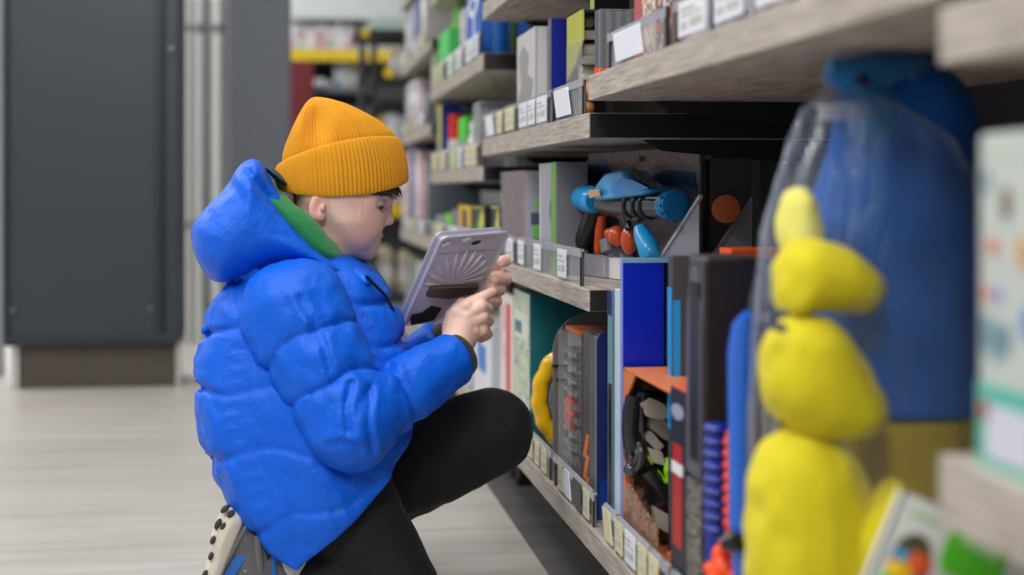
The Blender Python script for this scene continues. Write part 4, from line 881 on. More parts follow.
for px_, wpx, colr, cap_, lab in ((500, 15, (14, 84, 160), (190, 200, 210), 'deep blue bottle on the fourth shelf near the pale grey box'), (513, 8, (60, 82, 40), (50, 70, 36), 'dark green bottle right of the deep blue bottle')):
    a, b_ = PYX(px_-wpx/2, Yb_), PYX(px_+wpx/2, Yb_); r = (b_-a)/2; xc = (a+b_)/2
    t = thing('bottle', lab, 'bottle', (xc, Yb_, Z))
    MB().loft([[(xc+r*q*math.cos(u*math.pi/12), Yb_+r*q*math.sin(u*math.pi/12), Z+h) for u in range(24)] for q, h in ((.9, .0005), (1, .006), (1, .05), (.86, .07), (1, .09), (1, .12), (.5, .15), (.4, .17))]).build('bottle_body', M(colr, 0.25, coat=.3), t, True)
    MB().cyl((xc, Yb_, Z+.17), (xc, Yb_, Z+.2), r*.5).build('bottle_cap', M(cap_, 0.3), t)
Z = 0.520
i = small('toy_carton', 'grey low packet at the left of the second shelf behind the pack', 'box', Z, 433, 444, 216, M((140, 148, 150), 0.4), M((120, 126, 130), 0.4), dx=0.1)
i = small('toy_carton', 'bright lime green packet on the second shelf behind the pack', 'box', Z, 445, 451, 214, M((112, 214, 40), 0.4), M((90, 180, 30), 0.4), dx=0.04)
i = small('toy_carton', 'grey and mauve packet right of the lime green one on the second shelf', 'box', Z, 452, 458, 210, PRINT([(120, 122, 130), (92, 72, 84), (150, 150, 160)], 20, seed=31), M((110, 110, 118), 0.4), dx=0.1)
i = small('toy_carton', 'box with a thick yellow frame on the second shelf above the pack', 'box', Z, 459, 471, 206, M((52, 50, 60), 0.4), M((60, 60, 60), 0.4), dx=0.1)
patch(i, 'f', 0, .28, 0, 1, M((224, 186, 20), 0.4), 'yellow_frame'); patch(i, 'f', .7, 1, 0, 1, M((224, 186, 20), 0.4), 'yellow_frame'); patch(i, 'f', .28, .7, .9, 1, M((224, 186, 20), 0.4), 'yellow_frame')
for k, (pl, pc, lab) in enumerate(((472, 484, 'black box with yellow rim, right of the thick yellow framed box'), (486, 499, 'black box with yellow rim, directly left of the brown figure box'))):
    i = small('toy_carton', lab, 'box', Z, pl, pc, 207-k*0.5, M((22, 24, 30), 0.35), M((30, 30, 34), 0.4), dx=0.1)
    patch(i, 'f', 0, 1, .95, 1, M((170, 170, 40), 0.4), 'yellow_rim'); patch(i, 'f', .5, .85, .1, .75, M((140, 196, 90), 0.4), 'green_bottle_print', shape='arch'); patch(i, 'f', .72, 1.0, .45, .92, M((206, 206, 90), 0.4), 'yellow_print', .0012, 'oval'); patch(i, 'f', .5, .8, .1, .3, WHITE, 'white_print', .0014)
    patch(i, 'f', .05, .4, .25, .6, M((70, 110, 60), 0.4), 'dark_green_print', shape='oval')
Z = 0.165
for k, (pl, pc, yt, c, lab) in enumerate(((431, 440, 310, (120, 130, 150), 'blue grey carton low behind the pack and the sleeve'), (441, 455, 318, (180, 176, 176), 'pale carton low behind the hand'), (456, 470, 322, (214, 218, 226), 'white carton low behind the wrist'))):
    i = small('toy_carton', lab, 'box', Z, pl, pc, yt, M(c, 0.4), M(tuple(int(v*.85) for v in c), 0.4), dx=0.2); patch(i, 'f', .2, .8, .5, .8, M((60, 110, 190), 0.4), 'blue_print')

# ---- blurred goods of the two farthest bays
PAL = [((150, 156, 176), 'lavender grey'), ((206, 204, 210), 'off-white'), ((188, 150, 168), 'dusty pink'), ((40, 66, 130), 'navy blue'), ((196, 196, 190), 'light grey'), ((120, 130, 140), 'slate grey'), ((90, 110, 80), 'moss green'), ((200, 120, 130), 'rose')]
shelf_names = {1.146: 'top', 0.88: 'third', 0.52: 'second', 0.165: 'bottom'}
seq = {1.146: ([(403, 409, -12, 4), (410, 414.5, -6, 0), (415, 420, -10, 3), (421, 426, -16, 4)]),
       0.88: ([(403, 407, 86, 0), (408, 412.5, 80, 4), (413, 417.5, 78, 1), (418, 422, 84, 2), (423, 427, 90, 5)]),
       0.52: ([(403, 406.5, 152, 1), (407, 410.5, 148, 2), (411, 414.5, 146, 3), (415, 419, 150, 1), (420, 423.5, 156, 7), (424, 427.5, 160, 5)]),
       0.165: ([(403, 409, 262, 5), (410, 416, 258, 6), (417, 421, 262, 4), (422, 427, 264, 0)])}
ordw = ['leftmost', 'second in', 'third in', 'fourth in', 'fifth in', 'sixth in']
for z_, rows in seq.items():
    for k, (pl, pc, yt, ci) in enumerate(rows):
        c, cn = PAL[ci]
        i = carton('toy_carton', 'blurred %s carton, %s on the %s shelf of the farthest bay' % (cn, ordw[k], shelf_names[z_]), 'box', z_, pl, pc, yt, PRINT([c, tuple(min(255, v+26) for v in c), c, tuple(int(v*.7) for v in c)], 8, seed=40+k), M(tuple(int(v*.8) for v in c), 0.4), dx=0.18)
        patch(i, 'f', .15, .85, .55, .8, M(tuple(min(255, v+40) for v in c), 0.4), 'printed_panel')
for k, (pl, pc, yt, ci) in enumerate(((403, 411, -70, 4), (412, 420, -80, 1))):
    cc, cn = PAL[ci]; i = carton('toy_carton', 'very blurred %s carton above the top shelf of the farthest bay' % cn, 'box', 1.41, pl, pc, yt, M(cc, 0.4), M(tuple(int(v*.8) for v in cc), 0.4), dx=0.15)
# ================================================================== BAGGED SOFT TOY
YC = 1.40
def bp(px, py, dy=0.0): return atY(px, py, YC+dy)
def pr2(n, dy=0.0): return n*DEP(PYX(860, YC+dy), YC+dy)/F
t = thing('soft_toy', 'blue and yellow plush toy inside a crinkled clear plastic bag on the right', 'toy', (bp(860, 500).x, YC, 0.1655))
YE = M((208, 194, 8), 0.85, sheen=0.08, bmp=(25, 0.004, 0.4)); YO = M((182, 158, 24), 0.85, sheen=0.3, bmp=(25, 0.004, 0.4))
BB = M((0, 92, 184), 0.8, sheen=0.02, bmp=(18, 0.004, 0.4)); BT = M((6, 110, 180), 0.7, sheen=0.3)
def blob(m, px, py, rx, rz, ry, dy=0.0, ang=0.0, n=28):
    m.ell(bp(px, py, dy), (pr2(rx, dy), ry, pr2(rz, dy)), n=n, m=18, R=Matrix.Rotation(math.radians(ang), 3, 'Y'), f=lambda p: 1+0.025*math.sin(7*p.x+4*p.z)+0.02*math.sin(9*p.z-5*p.y))
# body: one smooth implicit trunk
def trunk(P):
    a, _ = cap(P, bp(905, 128, .03), bp(905, 230, .03), pr2(74), pr2(94)); b, _ = cap(P, bp(905, 230, .03), bp(900, 400, .03), pr2(94), pr2(97))
    return smin(a, b, .03)+0.003*noise3(P[0]*30, P[1]*30, P[2]*12, 4)
lo = (bp(770, 0).x, YC-.15, bp(0, 420).z-.02); 
def zcut(f, zl, zh): return lambda P: np.maximum(np.maximum(f(P), zl-P[2]), P[2]-zh)
z412 = bp(905, 412).z; z70 = bp(905, 60).z
V, Fq = surfnet(zcut(trunk, z412, z70), (bp(790, 0).x, YC-.12, z412-.01), (bp(1020, 0).x, YC+.17, z70+.03), .005); V = relax(V, Fq, 1)
mk('blue_body', V, Fq, BB, t, True)
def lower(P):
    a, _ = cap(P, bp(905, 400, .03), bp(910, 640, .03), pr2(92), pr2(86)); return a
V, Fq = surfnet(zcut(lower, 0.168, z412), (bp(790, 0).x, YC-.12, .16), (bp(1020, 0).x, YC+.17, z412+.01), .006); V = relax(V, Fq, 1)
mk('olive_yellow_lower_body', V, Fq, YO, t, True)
def stuffed(name, pts, yc, W, R_, mat, label=None, h=.0035, seed=1, n=2.0):
    """stuffed plush piece with the outline pts (picture points at depth yc)"""
    q = smoothpoly([((lambda v: (v.x, v.z))(atY(a, b, yc))) for a, b in pts], 2)
    xs_ = [p[0] for p in q]; zs_ = [p[1] for p in q]
    def f(P):
        d2 = poly2(P[0], P[2], q)
        d = inflate(d2, np.abs(P[1]-yc), W, R_, n)
        return np.maximum(d+.0025*noise3(P[0]*45+9, P[1]*35+5, P[2]*45+9, seed)+.0015*noise3(P[0]*110+9, P[1]*60+5, P[2]*50+9, seed), .1668-P[2])
    V, Fq = surfnet(f, (min(xs_)-.015, yc-W-.01, max(.16, min(zs_)-.015)), (max(xs_)+.015, yc+W+.01, max(zs_)+.015), h)
    return mk(name, relax(V, Fq, 1), Fq, mat, t, True, label=label)
stuffed('belly_lobe', [(772, 322), (800, 312), (832, 318), (858, 352), (880, 392), (886, 418), (872, 436), (840, 442), (800, 436), (768, 412), (757, 372)], YC-.075, .055, .045, YE, seed=2)
stuffed('arm', [(776, 262), (790, 240), (812, 238), (850, 248), (876, 266), (883, 290), (870, 310), (846, 314), (815, 308), (796, 318), (776, 312)], YC-.07, .045, .03, YE, 'upper yellow arm', seed=3)
stuffed('shoulder', [(780, 200), (800, 182), (818, 200), (824, 250), (800, 268), (776, 250)], YC-.03, .03, .022, M((222, 216, 110), 0.85), seed=4)
stuffed('leg', [(752, 470), (768, 436), (800, 424), (838, 436), (862, 470), (874, 520), (868, 600), (850, 730), (770, 730), (752, 620), (746, 540)], YC-.065, .06, .05, YE, 'big yellow leg at the bottom', seed=5)
stuffed('foot', [(850, 545), (868, 508), (884, 484), (898, 478), (902, 490), (892, 530), (882, 580), (872, 640), (850, 640)], YC-.11, .04, .025, YE, seed=6)
m = MB(); m.tube([bp(828, 70, -.02), bp(850, 76, -.02), bp(880, 72, -.02), bp(905, 68, -.01)], [pr2(12), pr2(19), pr2(20), pr2(12)], 16); m.tube([bp(930, 70, .02), bp(912, 66, 0), bp(896, 72, -.01)], [pr2(10), pr2(20), pr2(22)], 14); m.tube([bp(848, 76, -.02), bp(870, 96, -.02), bp(880, 130, 0)], [pr2(18), pr2(22), pr2(34)], 16); m.build('blue_hood', BT, t, True)
m = MB(); m.tube([bp(857, 80, -.065), bp(868, 80, -.065)], pr2(6), 12); m.build('hood_hole', M((4, 30, 60), 0.8), t, True)
# bag
prof = [(850, 84, 26, .03), (852, 94, 24, .032), (852, 108, 44, .06), (872, 140, 76, .085), (876, 180, 96, .10), (876, 230, 108, .115), (874, 300, 114, .125), (872, 400, 115, .13), (871, 500, 116, .13), (870, 600, 114, .13), (870, 680, 112, .12)]
rings = []; N = 220; rr = random.Random(5)
ph = [rr.random()*6.28 for _ in range(8)]
for j, (px, py, rx, ry) in enumerate(prof):
    c = bp(px, py); amp = .10 if j < 4 else .030; fold = (lambda a, j=j: (1-abs(math.sin(17*a+ph[3]+j*.22)))**3*.05+(1-abs(math.sin(29*a+ph[4]-j*.4)))**4*.035+(1-abs(math.sin(7*a+ph[5]+j*.15)))**6*.05)
    rings.append([Vector((c.x+pr2(rx)*math.cos(a)*(1+amp*math.sin(11*a+ph[0]+j*.35)+amp*.6*math.sin(23*a+ph[1]-j*.5)+fold(a)), YC+ry*math.sin(a)*(1+amp*math.sin(9*a+ph[2]+j*.3)), max(.168, c.z+(.006*math.sin(13*a) if j < 2 else 0)))) for a in [2*math.pi*k/N for k in range(N)]])
o = MB().loft(rings, cap=False).build('clear_bag', CLEAR(0.035, (214, 220, 232), 0.10, (22, 0.02, 1.0, (2.2, 2.2, 0.45)), .50, .26), t, True)
m = MB(); 
cst = bp(845, 104, -.02); m.loft([[cst+Vector((.028*math.cos(a)*q, .028*math.sin(a)*q, -h)) for a in [2*math.pi*k/24 for k in range(24)]] for q, h in ((1.0, 0), (.9, .008), (1.0, .016))]); m.build('bag_neck', CLEAR(.3), t, True)
sm = MB(); c = bp(773, 318, -.125)
for k in range(7): sm.ell(c+Vector((rr.uniform(-.01, .01), 0, rr.uniform(-.012, .012))), (.006, .0015, .004), n=8, m=5)
sm.build('bag_sticker', M((70, 82, 110), 0.4), t)

# ---- right edge: white box on the nearest shelf
i = carton('toy_carton', 'tall white printed box with teal base on the nearest shelf at the right edge', 'box', 0.486, 978, 1120, 134, M((186, 194, 188), 0.4), M((176, 184, 180), 0.4), dx=0.14, xf=0.462, bev=0.004, zt=ZZ(134, .462, PX(975, .462)))
patch(i, 'f', 0, 1, 0, .25, M((80, 176, 158), 0.4), 'teal_base_panel', .0006)
patch(i, 'f', .08, .7, .03, .19, M((200, 202, 216), 0.4), 'white_label', .0012); patch(i, 'f', .03, .1, .14, .2, M((180, 80, 60), 0.4), 'red_mark', .0012)
for k, (u, v, du, dv, c) in enumerate(((.06, .82, .04, .07, (90, 130, 150)), (.20, .74, .07, .1, (110, 86, 80)), (.08, .64, .09, .045, (206, 120, 90)), (.06, .50, .05, .04, (222, 110, 80)), (.14, .50, .06, .04, (120, 130, 214)), (.05, .34, .05, .12, (90, 130, 150)), (.12, .31, .06, .14, (112, 150, 160)), (.2, .34, .06, .1, (80, 120, 140)), (.32, .6, .1, .1, (200, 150, 90)), (.35, .4, .1, .1, (90, 130, 190)))):
    patch(i, 'f', u, u+du, v, v+dv, M(c, 0.4), 'small_picture', .0012, 'oval')
# ---- tilted white and green box at the bottom right
Yw = 1.10
ang = math.radians(23.7); Wd, Hd, Td = .150, .235, .005
TL = atY(903, 491, Yw); ux = Vector((math.cos(ang), 0, -math.sin(ang))); uz = Vector((math.sin(ang), 0, math.cos(ang)))
BR_ = TL+ux*Wd-uz*Hd
lift = 0.1668-BR_.z; Hd += lift/math.cos(ang)*-1 if lift > 0 else -lift/math.cos(ang)
Hd = (TL.z-ux.z*-Wd*0-0.1668+ux.z*Wd)/uz.z
t = thing('toy_carton', 'tilted white box with an arched window and a green patch', 'box', (TL.x, Yw+.02, 0.166))
props(t, cat='box')
def wp(u, v, d=0.0): return TL+ux*(Wd*u)-uz*(Hd*(1-v))+Vector((0, d, 0))
def quad(u0, u1, v0, v1, d0, th, mat, name, poly=None):
    pl = poly or [(u0, v0), (u1, v0), (u1, v1), (u0, v1)]
    return MB().prism([wp(a, b, d0) for a, b in pl], (0, th, 0)).build(name, mat, t)
# face with an arched opening
m = MB(); U0, U1, VB, VA, VR = .07, .30, .30, .80, .09
m.prism([wp(a, b) for a, b in ((0, 0), (U0, 0), (U0, 1), (0, 1))], (0, .003, 0)); m.prism([wp(a, b) for a, b in ((U1, 0), (1, 0), (1, 1), (U1, 1))], (0, .003, 0)); m.prism([wp(a, b) for a, b in ((U0, 0), (U1, 0), (U1, VB), (U0, VB))], (0, .003, 0))
m.prism([wp(a, b) for a, b in ([(U1, VA)]+[((U0+U1)/2+(U1-U0)/2*math.cos(math.pi*k/14), VA+VR*math.sin(math.pi*k/14)) for k in range(1, 14)]+[(U0, VA), (U0, 1), (U1, 1)])], (0, .003, 0))
m.prism([wp(0, 0), wp(.02, 0), wp(.02, 1), wp(0, 1)], (0, Td, 0)); m.prism([wp(.98, 0), wp(1, 0), wp(1, 1), wp(.98, 1)], (0, Td, 0)); m.prism([wp(0, 0), wp(1, 0), wp(1, .02), wp(0, .02)], (0, Td, 0))
m.prism([wp(0, 0, Td+.002), wp(1, 0, Td+.002), wp(1, 1, Td+.002), wp(0, 1, Td+.002)], (0, .002, 0))
m.build('box_front', M((222, 224, 222), 0.4), t)
quad(0.0, 1.0, 0.985, 1.0, .003, Td-.003, M((40, 70, 150), 0.4), 'blue_top')
quad(U0-.02, U1+.02, VB-.03, .93, .0035, .0012, M((92, 86, 60), 0.4), 'window_backing')
mm = MB(); mm.prism([wp(a, b, -.0006) for a, b in [(.35, .985), (.68, .985), (.68, .80), (.36, .80), (.325, .83), (.315, .90)]], (0, .0006, 0)); mm.build('green_patch', M((96, 210, 50), 0.4), t)
mm = MB(); mm.prism([wp(a, b, -.0012) for a, b in [(.40, .965), (.63, .965), (.62, .90), (.40, .92)]], (0, .0006, 0)); mm.build('pale_green_print', M((176, 226, 160), 0.4), t)
for (u, v, r, cc, nm) in ((.13, .80, .007, (70, 150, 190), 'blue_piece'), (.16, .745, .013, (240, 190, 20), 'yellow_piece'), (.235, .79, .012, (226, 92, 40), 'red_piece'), (.26, .72, .013, (40, 60, 140), 'navy_piece'), (.11, .70, .010, (110, 190, 60), 'green_piece')):
    MB().ell(wp(u, v, .001), (r, .004, r*.8), R=Matrix.Rotation(.5, 3, 'Y')).build(nm, M(cc, 0.35), t, True)
mm = MB(); mm.prism([wp(a, b, -.0006) for a, b in [(.08, .935), (.25, .935), (.25, .955), (.08, .955)]], (0, .0006, 0)); mm.build('green_line_print', M((170, 206, 150), 0.4), t)
# ================================================================== THE BOY
YBOY = 2.42; U = 1/615.0
def B(px, py, w=0.0): return atY(px, py, YBOY+w*U)
def B2(px, py, w=0.0): v = B(px, py, w); return (v.x, v.z)
def pl2(pts, w=0.0, it=2, closed=True): return smoothpoly([B2(a, b, w) for a, b in pts], it, closed)
SKIN = None
def skin_mat():
    m, t, b = nt('skin')
    b.inputs['Base Color'].default_value = s2l((222, 178, 154)) + (1,); b.inputs['Roughness'].default_value = 0.5
    b.inputs['Subsurface Weight'].default_value = 0.25; b.inputs['Subsurface Radius'].default_value = (0.010, 0.004, 0.002); b.inputs['Subsurface Scale'].default_value = 0.6
    tc = t.nodes.new('ShaderNodeTexCoord'); n = t.nodes.new('ShaderNodeTexNoise'); n.inputs['Scale'].default_value = 26; n.inputs['Detail'].default_value = 3
    t.links.new(tc.outputs['Object'], n.inputs[0])
    at = t.nodes.new('ShaderNodeAttribute'); at.attribute_name = 'tint'
    mx = t.nodes.new('ShaderNodeMix'); mx.data_type = 'RGBA'; mx.inputs['A'].default_value = s2l((242, 206, 188)) + (1,); mx.inputs['B'].default_value = s2l((234, 192, 174)) + (1,)
    t.links.new(n.outputs[0], mx.inputs['Factor'])
    m2 = t.nodes.new('ShaderNodeMix'); m2.data_type = 'RGBA'; m2.inputs['B'].default_value = s2l((196, 118, 108)) + (1,)
    t.links.new(at.outputs['Fac'], m2.inputs['Factor']); t.links.new(mx.outputs['Result'], m2.inputs['A']); t.links.new(m2.outputs['Result'], b.inputs['Base Color'])
    n3 = t.nodes.new('ShaderNodeTexNoise'); n3.inputs['Scale'].default_value = 260
    t.links.new(tc.outputs['Object'], n3.inputs[0])
    bp_ = t.nodes.new('ShaderNodeBump'); bp_.inputs['Distance'].default_value = 0.0004; bp_.inputs['Strength'].default_value = 0.3
    t.links.new(n3.outputs[0], bp_.inputs['Height']); t.links.new(bp_.outputs[0], b.inputs['Normal'])
    return m
SKIN = skin_mat()
def jacket_mat():
    m, t, b = nt('blue_nylon')
    b.inputs['Base Color'].default_value = s2l((0, 94, 218)) + (1,); b.inputs['Roughness'].default_value = 0.5; b.inputs['Specular IOR Level'].default_value = 0.3
    n_, mp_ = bump(t, b, 15, 0.012, 0.75, 6, (1, 1, 1)); n_.inputs['Distortion'].default_value = 0.25; n_.inputs['Roughness'].default_value = 0.55; return m
JK = jacket_mat()

# ---------------------------------------------------------------- body (head, neck, hands and the limbs inside the clothes)
VV = []; FF = []; TT = []; noff = 0
def addbody(V, Fq, tint=None):
    global noff
    VV.append(V); FF.append(Fq+noff); TT.append(tint if tint is not None else np.zeros(len(V))); noff += len(V)
FACE = pl2([(397, 176), (397, 190), (395.5, 197), (390, 203), (386.5, 210), (386, 218), (384, 227), (381.5, 233), (380.5, 239), (379, 244), (375.5, 248), (374, 253), (369.5, 258), (361, 260), (350, 257), (338, 249), (326, 233), (314, 222), (302, 214), (292, 196), (290, 172), (300, 150), (326, 136), (362, 138), (386, 155)], 0, 1)
c_eye = B(375.5, 203.5, -24)
def headf(P):
    x, y, z = P; aw = np.abs(y-YBOY)
    d2 = blur_in(poly2(x, z, FACE), .0016, .012, .016)
    fx = (x - B(330, 200).x)/(B(396, 200).x-B(330, 200).x)
    W = 47*U*(1-0.22*np.clip(fx, 0, 1)**2)
    W = W*(1-0.18*np.clip((B(350, 222).z-z)/0.06, 0, 1))
    d = inflate(d2, aw, W, 0.046, 2.2)
    # nose
    n1, _ = cap(P, B(389.5, 204), B(388.5, 219.5), 2.6*U, 4.8*U); d = smin(d, n1, .008)
    tip = elld(P, B(388.8, 221), (4.6*U, 5.2*U, 4.4*U)); d = smin(d, tip, .004)
    for s in (-1, 1):
        al = elld(P, B(384.0, 223.3, s*5.6), (4.2*U, 3.2*U, 3.2*U)); d = smin(d, al, .003)
        no = elld(P, B(386.2, 226.4, s*3.2), (2.2*U, 1.5*U, 1.3*U)); d = smax(d, -no, .002)
        so = elld(P, B(383.5, 204.5, s*25), (9*U, 12*U, 7.5*U)); d = smax(d, -so, .010)
        ck = elld(P, B(364, 226, s*27), (17*U, 12*U, 15*U)); d = smin(d, ck, .014)
    br = elld(P, B(389.5, 195, 0), (7*U, 34*U, 4*U)); d = smin(d, br, .010)
    # lips
    ul = elld(P, B(379.3, 236.8), (4.4*U, 12*U, 2.5*U), .35); d = smin(d, ul, .0035)
    ll = elld(P, B(377.0, 242.2), (4.4*U, 10.5*U, 2.9*U), -.2); d = smin(d, ll, .0035)
    mo, _ = cap(P, B(383, 239.6, -11), B(383, 239.6, 11), 1.0*U, 1.0*U); mo2, _ = cap(P, B(375.5, 240.4, -11), B(381, 239.6, 0), 1.1*U, 1.1*U); d = smax(d, -np.minimum(mo, mo2), .0025)
    ch = elld(P, B(367, 252.5), (7.5*U, 13*U, 7*U)); d = smin(d, ch, .009)
    # near eyelids : ball + upper lid lowered
    for s in (-1, 1):
        lid = elld(P, B(375.2, 202.6, s*25), (9.4*U, 9.4*U, 7.2*U), -.3); d = smin(d, lid, .0035)
        sl = elld(P, B(380, 207.2, s*28), (7.6*U, 9.5*U, 1.05*U), -.05); d = smax(d, -sl, .0015)
    # ear
    for s in (-1, 1):
        e1 = elld(P, B(318, 206, s*44), (8.5*U, 4.2*U, 14*U), -.25); e2 = elld(P, B(320, 206, s*49), (5.4*U, 3.4*U, 9.5*U), -.25)
        e3 = elld(P, B(322.5, 208, s*48), (2.4*U, 2.6*U, 3.6*U)); lobe = elld(P, B(321, 216, s*43), (4.2*U, 3*U, 4.5*U))
        e = smin(smax(e1, -e2, .003), e3, .002); e = smin(e, lobe, .004); d = smin(d, e, .003)
    nk, _ = cap(P, B(325, 225), B(300, 300), 33*U, 38*U); d = smin(d, nk, .018)
    return d
V, Fq = surfnet(headf, (B(270, 0).x, YBOY-.10, B(0, 305).z), (B(402, 0).x, YBOY+.10, B(0, 110).z), .0016)
V = relax(V, Fq, 2)
lipd = np.minimum(np.abs(elld(V.T, B(379.6, 236.8), (6.0*U, 13*U, 3.1*U), .35)), 9); 
tint = np.clip(1-np.maximum(elld(V.T, B(380.5, 239.6), (6.2*U, 12*U, 5.6*U)), 0)/.0018, 0, 1)*0.85
tint = np.maximum(tint, 0.30*np.clip(1-np.maximum(elld(V.T, B(364, 230, -34), (15*U, 12*U, 12*U)), 0)/.02, 0, 1)); tint = np.maximum(tint, .30*np.clip(1-np.maximum(elld(V.T, B(389, 222), (3*U, 5*U, 4*U)), 0)/.006, 0, 1))
tint = np.maximum(tint, .35*np.clip(1-np.maximum(elld(V.T, B(318, 204, -48), (9*U, 8*U, 14*U)), 0)/.006, 0, 1))
addbody(V, Fq, tint)

# hands ------------------------------------------------------------
def handmesh(f, lo, hi, h=.0014):
    V, Fq = surfnet(f, lo, hi, h); V = relax(V, Fq, 1); return V, Fq
def chain(P, pts, rr, k=.004):
    d = None
    for i in range(len(pts)-1):
        q, _ = cap(P, pts[i], pts[i+1], rr[i]*U, rr[i+1]*U); d = q if d is None else np.minimum(d, q)
    return d
# near hand: back of the hand faces the camera, fingers closed round the right side of the pack
def nearhand(P):
    wr, _ = cap(P, B(440, 372, -34), B(456, 344, -34), 17*U, 15*U)
    pal, _ = cap(P, B(459, 340, -34), B(466, 318, -32), 15*U, 12.5*U); pal2, _ = cap(P, B(462, 338, -31), B(476, 330, -28), 13*U, 9*U)
    pal3, _ = cap(P, B(454, 338, -32), B(455, 318, -30), 10*U, 8*U)
    d = smin(smin(smin(wr, pal, .010), pal2, .010), pal3, .010)
    fs = [chain(P, [B(458, 313, -33), B(468, 305, -34), B(482, 298, -30), B(492, 292, -24)], [8, 7.4, 6.2, 5.0]),
          chain(P, [B(466, 316, -36), B(480, 307, -37), B(487, 309, -26), B(481, 316, -17)], [8, 7.2, 6.4, 5.4]),
          chain(P, [B(468, 323, -36), B(482, 317, -37), B(488, 321, -26), B(481, 327, -17)], [8, 7.0, 6.2, 5.3]),
          chain(P, [B(470, 332, -32), B(482, 330, -34), B(487, 334, -25), B(481, 338, -16)], [7.5, 6.6, 5.8, 5.0]),
          chain(P, [B(450, 330, -24), B(452, 315, -12), B(462, 303, -8)], [8, 7, 5.6])]
    for q in fs: d = smin(d, q, .0035)
    for k, (a, b_, r) in enumerate(((467, 306, 4.5), (474, 311, 4.5), (475, 320, 4.5), (475, 330, 4.2))): d = smin(d, elld(P, B(a, b_, -40), (r*U, r*.7*U, r*U)), .004)
    return d
V, Fq = handmesh(nearhand, (B(425, 0).x, YBOY-.10, B(0, 380).z), (B(500, 0).x, YBOY+.012, B(0, 280).z))
addbody(V, Fq, np.clip(.28*np.exp(-((V[:, 0]-B(488, 0).x)/.012)**2), 0, 1))
def farhand(P):
    wr, _ = cap(P, B(458, 332, 70), B(474, 306, 62), 15*U, 14*U); pal, _ = cap(P, B(476, 302, 60), B(487, 280, 56), 14*U, 12*U)
    d = smin(wr, pal, .010)
    fs = [chain(P, [B(485, 272, 58), B(499, 262, 50), B(508, 260, 38), B(500, 264, 22)], [6.6, 6.2, 5.6, 4.8]),
          chain(P, [B(488, 279, 56), B(504, 276, 46), B(506, 278.5, 30), B(494, 280, 8)], [7.2, 7.0, 6.6, 5.4]),
          chain(P, [B(487, 288, 54), B(499, 288, 42), B(500, 290, 24), B(490, 290, 4)], [7, 6.6, 6.2, 5.2]),
          chain(P, [B(483, 298, 52), B(496, 300, 40), B(497, 301.5, 24), B(488, 301, 6)], [6.6, 6.2, 5.6, 4.8]),
          chain(P, [B(472, 292, 50), B(462, 280, 44), B(460, 268, 36)], [7.5, 6.4, 5.2])]
    for q in fs: d = smin(d, q, .0035)
    return d
V, Fq = handmesh(farhand, (B(440, 0).x, YBOY-.02, B(0, 345).z), (B(516, 0).x, YBOY+.16, B(0, 250).z))
addbody(V, Fq, np.clip(.28*np.exp(-((V[:, 0]-B(508, 0).x)/.012)**2), 0, 1))
# trunk and limbs inside the clothes
HIPN, HIPF = B(335, 482, -48), B(335, 490, 48); KN, KF = B(394, 588, -62), B(493, 431, 55); AN, AF = B(284, 572, -62), B(333, 534, 62)
def inner(P):
    d, _ = cap(P, B(312, 300), B(320, 470), 55*U, 60*U)
    for a, b_, r1, r2 in ((B(305, 300, -60), B(352, 430, -95), 24, 20), (B(352, 430, -95), B(452, 352, -40), 20, 13), (B(320, 300, 60), B(370, 400, 105), 24, 20), (B(370, 400, 105), B(462, 328, 68), 20, 13),
                        (HIPN, KN, 36, 27), (KN, AN, 24, 16), (HIPF, KF, 36, 27), (KF, AF, 25, 16)):
        q, _ = cap(P, a, b_, r1*U, r2*U); d = smin(d, q, .02)
    return d
V, Fq = surfnet(inner, (B(215, 0).x, YBOY-.26, .005), (B(530, 0).x, YBOY+.26, B(0, 250).z), .012); addbody(V, Fq)
V = np.concatenate(VV); Fq = np.concatenate(FF)
person = mk('person', V, Fq, SKIN, None, True, loc=(B(330, 0).x, YBOY, 0.0))
at = person.data.attributes.new('tint', 'FLOAT', 'POINT'); at.data.foreach_set('value', np.concatenate(TT).astype(np.float32))
props(person, 'person in a blue padded jacket and mustard beanie kneeling, holding a grey pack', 'person')

# eye, lashes, brow, hair
m = MB()
for s in (-1, 1): m.ell(B(374.0, 204.6, s*25), (9.4*U, 8.6*U, 6.9*U), n=24, m=14)
eyeo = m.build('eye', M((226, 222, 218), 0.15, coat=.5), person, True)
m = MB()
for s in (-1, 1): m.ell(B(380.0, 206.9, s*29), (3.4*U, 3.8*U, 3.0*U), n=16, m=10)
m.build('iris', M((46, 30, 22), 0.1, coat=.6), eyeo, True)
HAIR = M((46, 32, 26), 0.55, bmp=(180, .002, .8))
for s, nm in ((-1, 'near'), (1, 'far')):
    m = MB(); pts = []
    for k in range(9):
        a = k/8; px = 369.0+14.0*a; w_ = s*(34.5-6.0*a-4*a*a); py = 205.8-.6*math.sin(a*3.1)+1.6*a
        pts.append(B(px, py, w_))
    m.tube(pts, [.0010]+[.0024]*7+[.0016], 6)
    for k in range(2, 9):
        p = pts[k]; m.tube([p, p+Vector((.0035, s*.002, -.002)), p+Vector((.0065, s*.0025, -.0022))], [.0005, .0004, .0002], 5)
    m.build('eyelashes', M((38, 26, 22), 0.6), person, True)
    m = MB(); pts = [B(372+20*k/6.0, 194.8-1.6*math.sin(k/6*3)+.3*k, s*(42-15*(k/6)**1.6)) for k in range(7)]
    m.tube(pts, [.0008, .0018, .0024, .0026, .0024, .0018, .0008], 8); m.build('eyebrow', M((84, 60, 48), 0.7, bmp=(300, .002, 1)), person, True)
m = MB(); rh = random.Random(2)
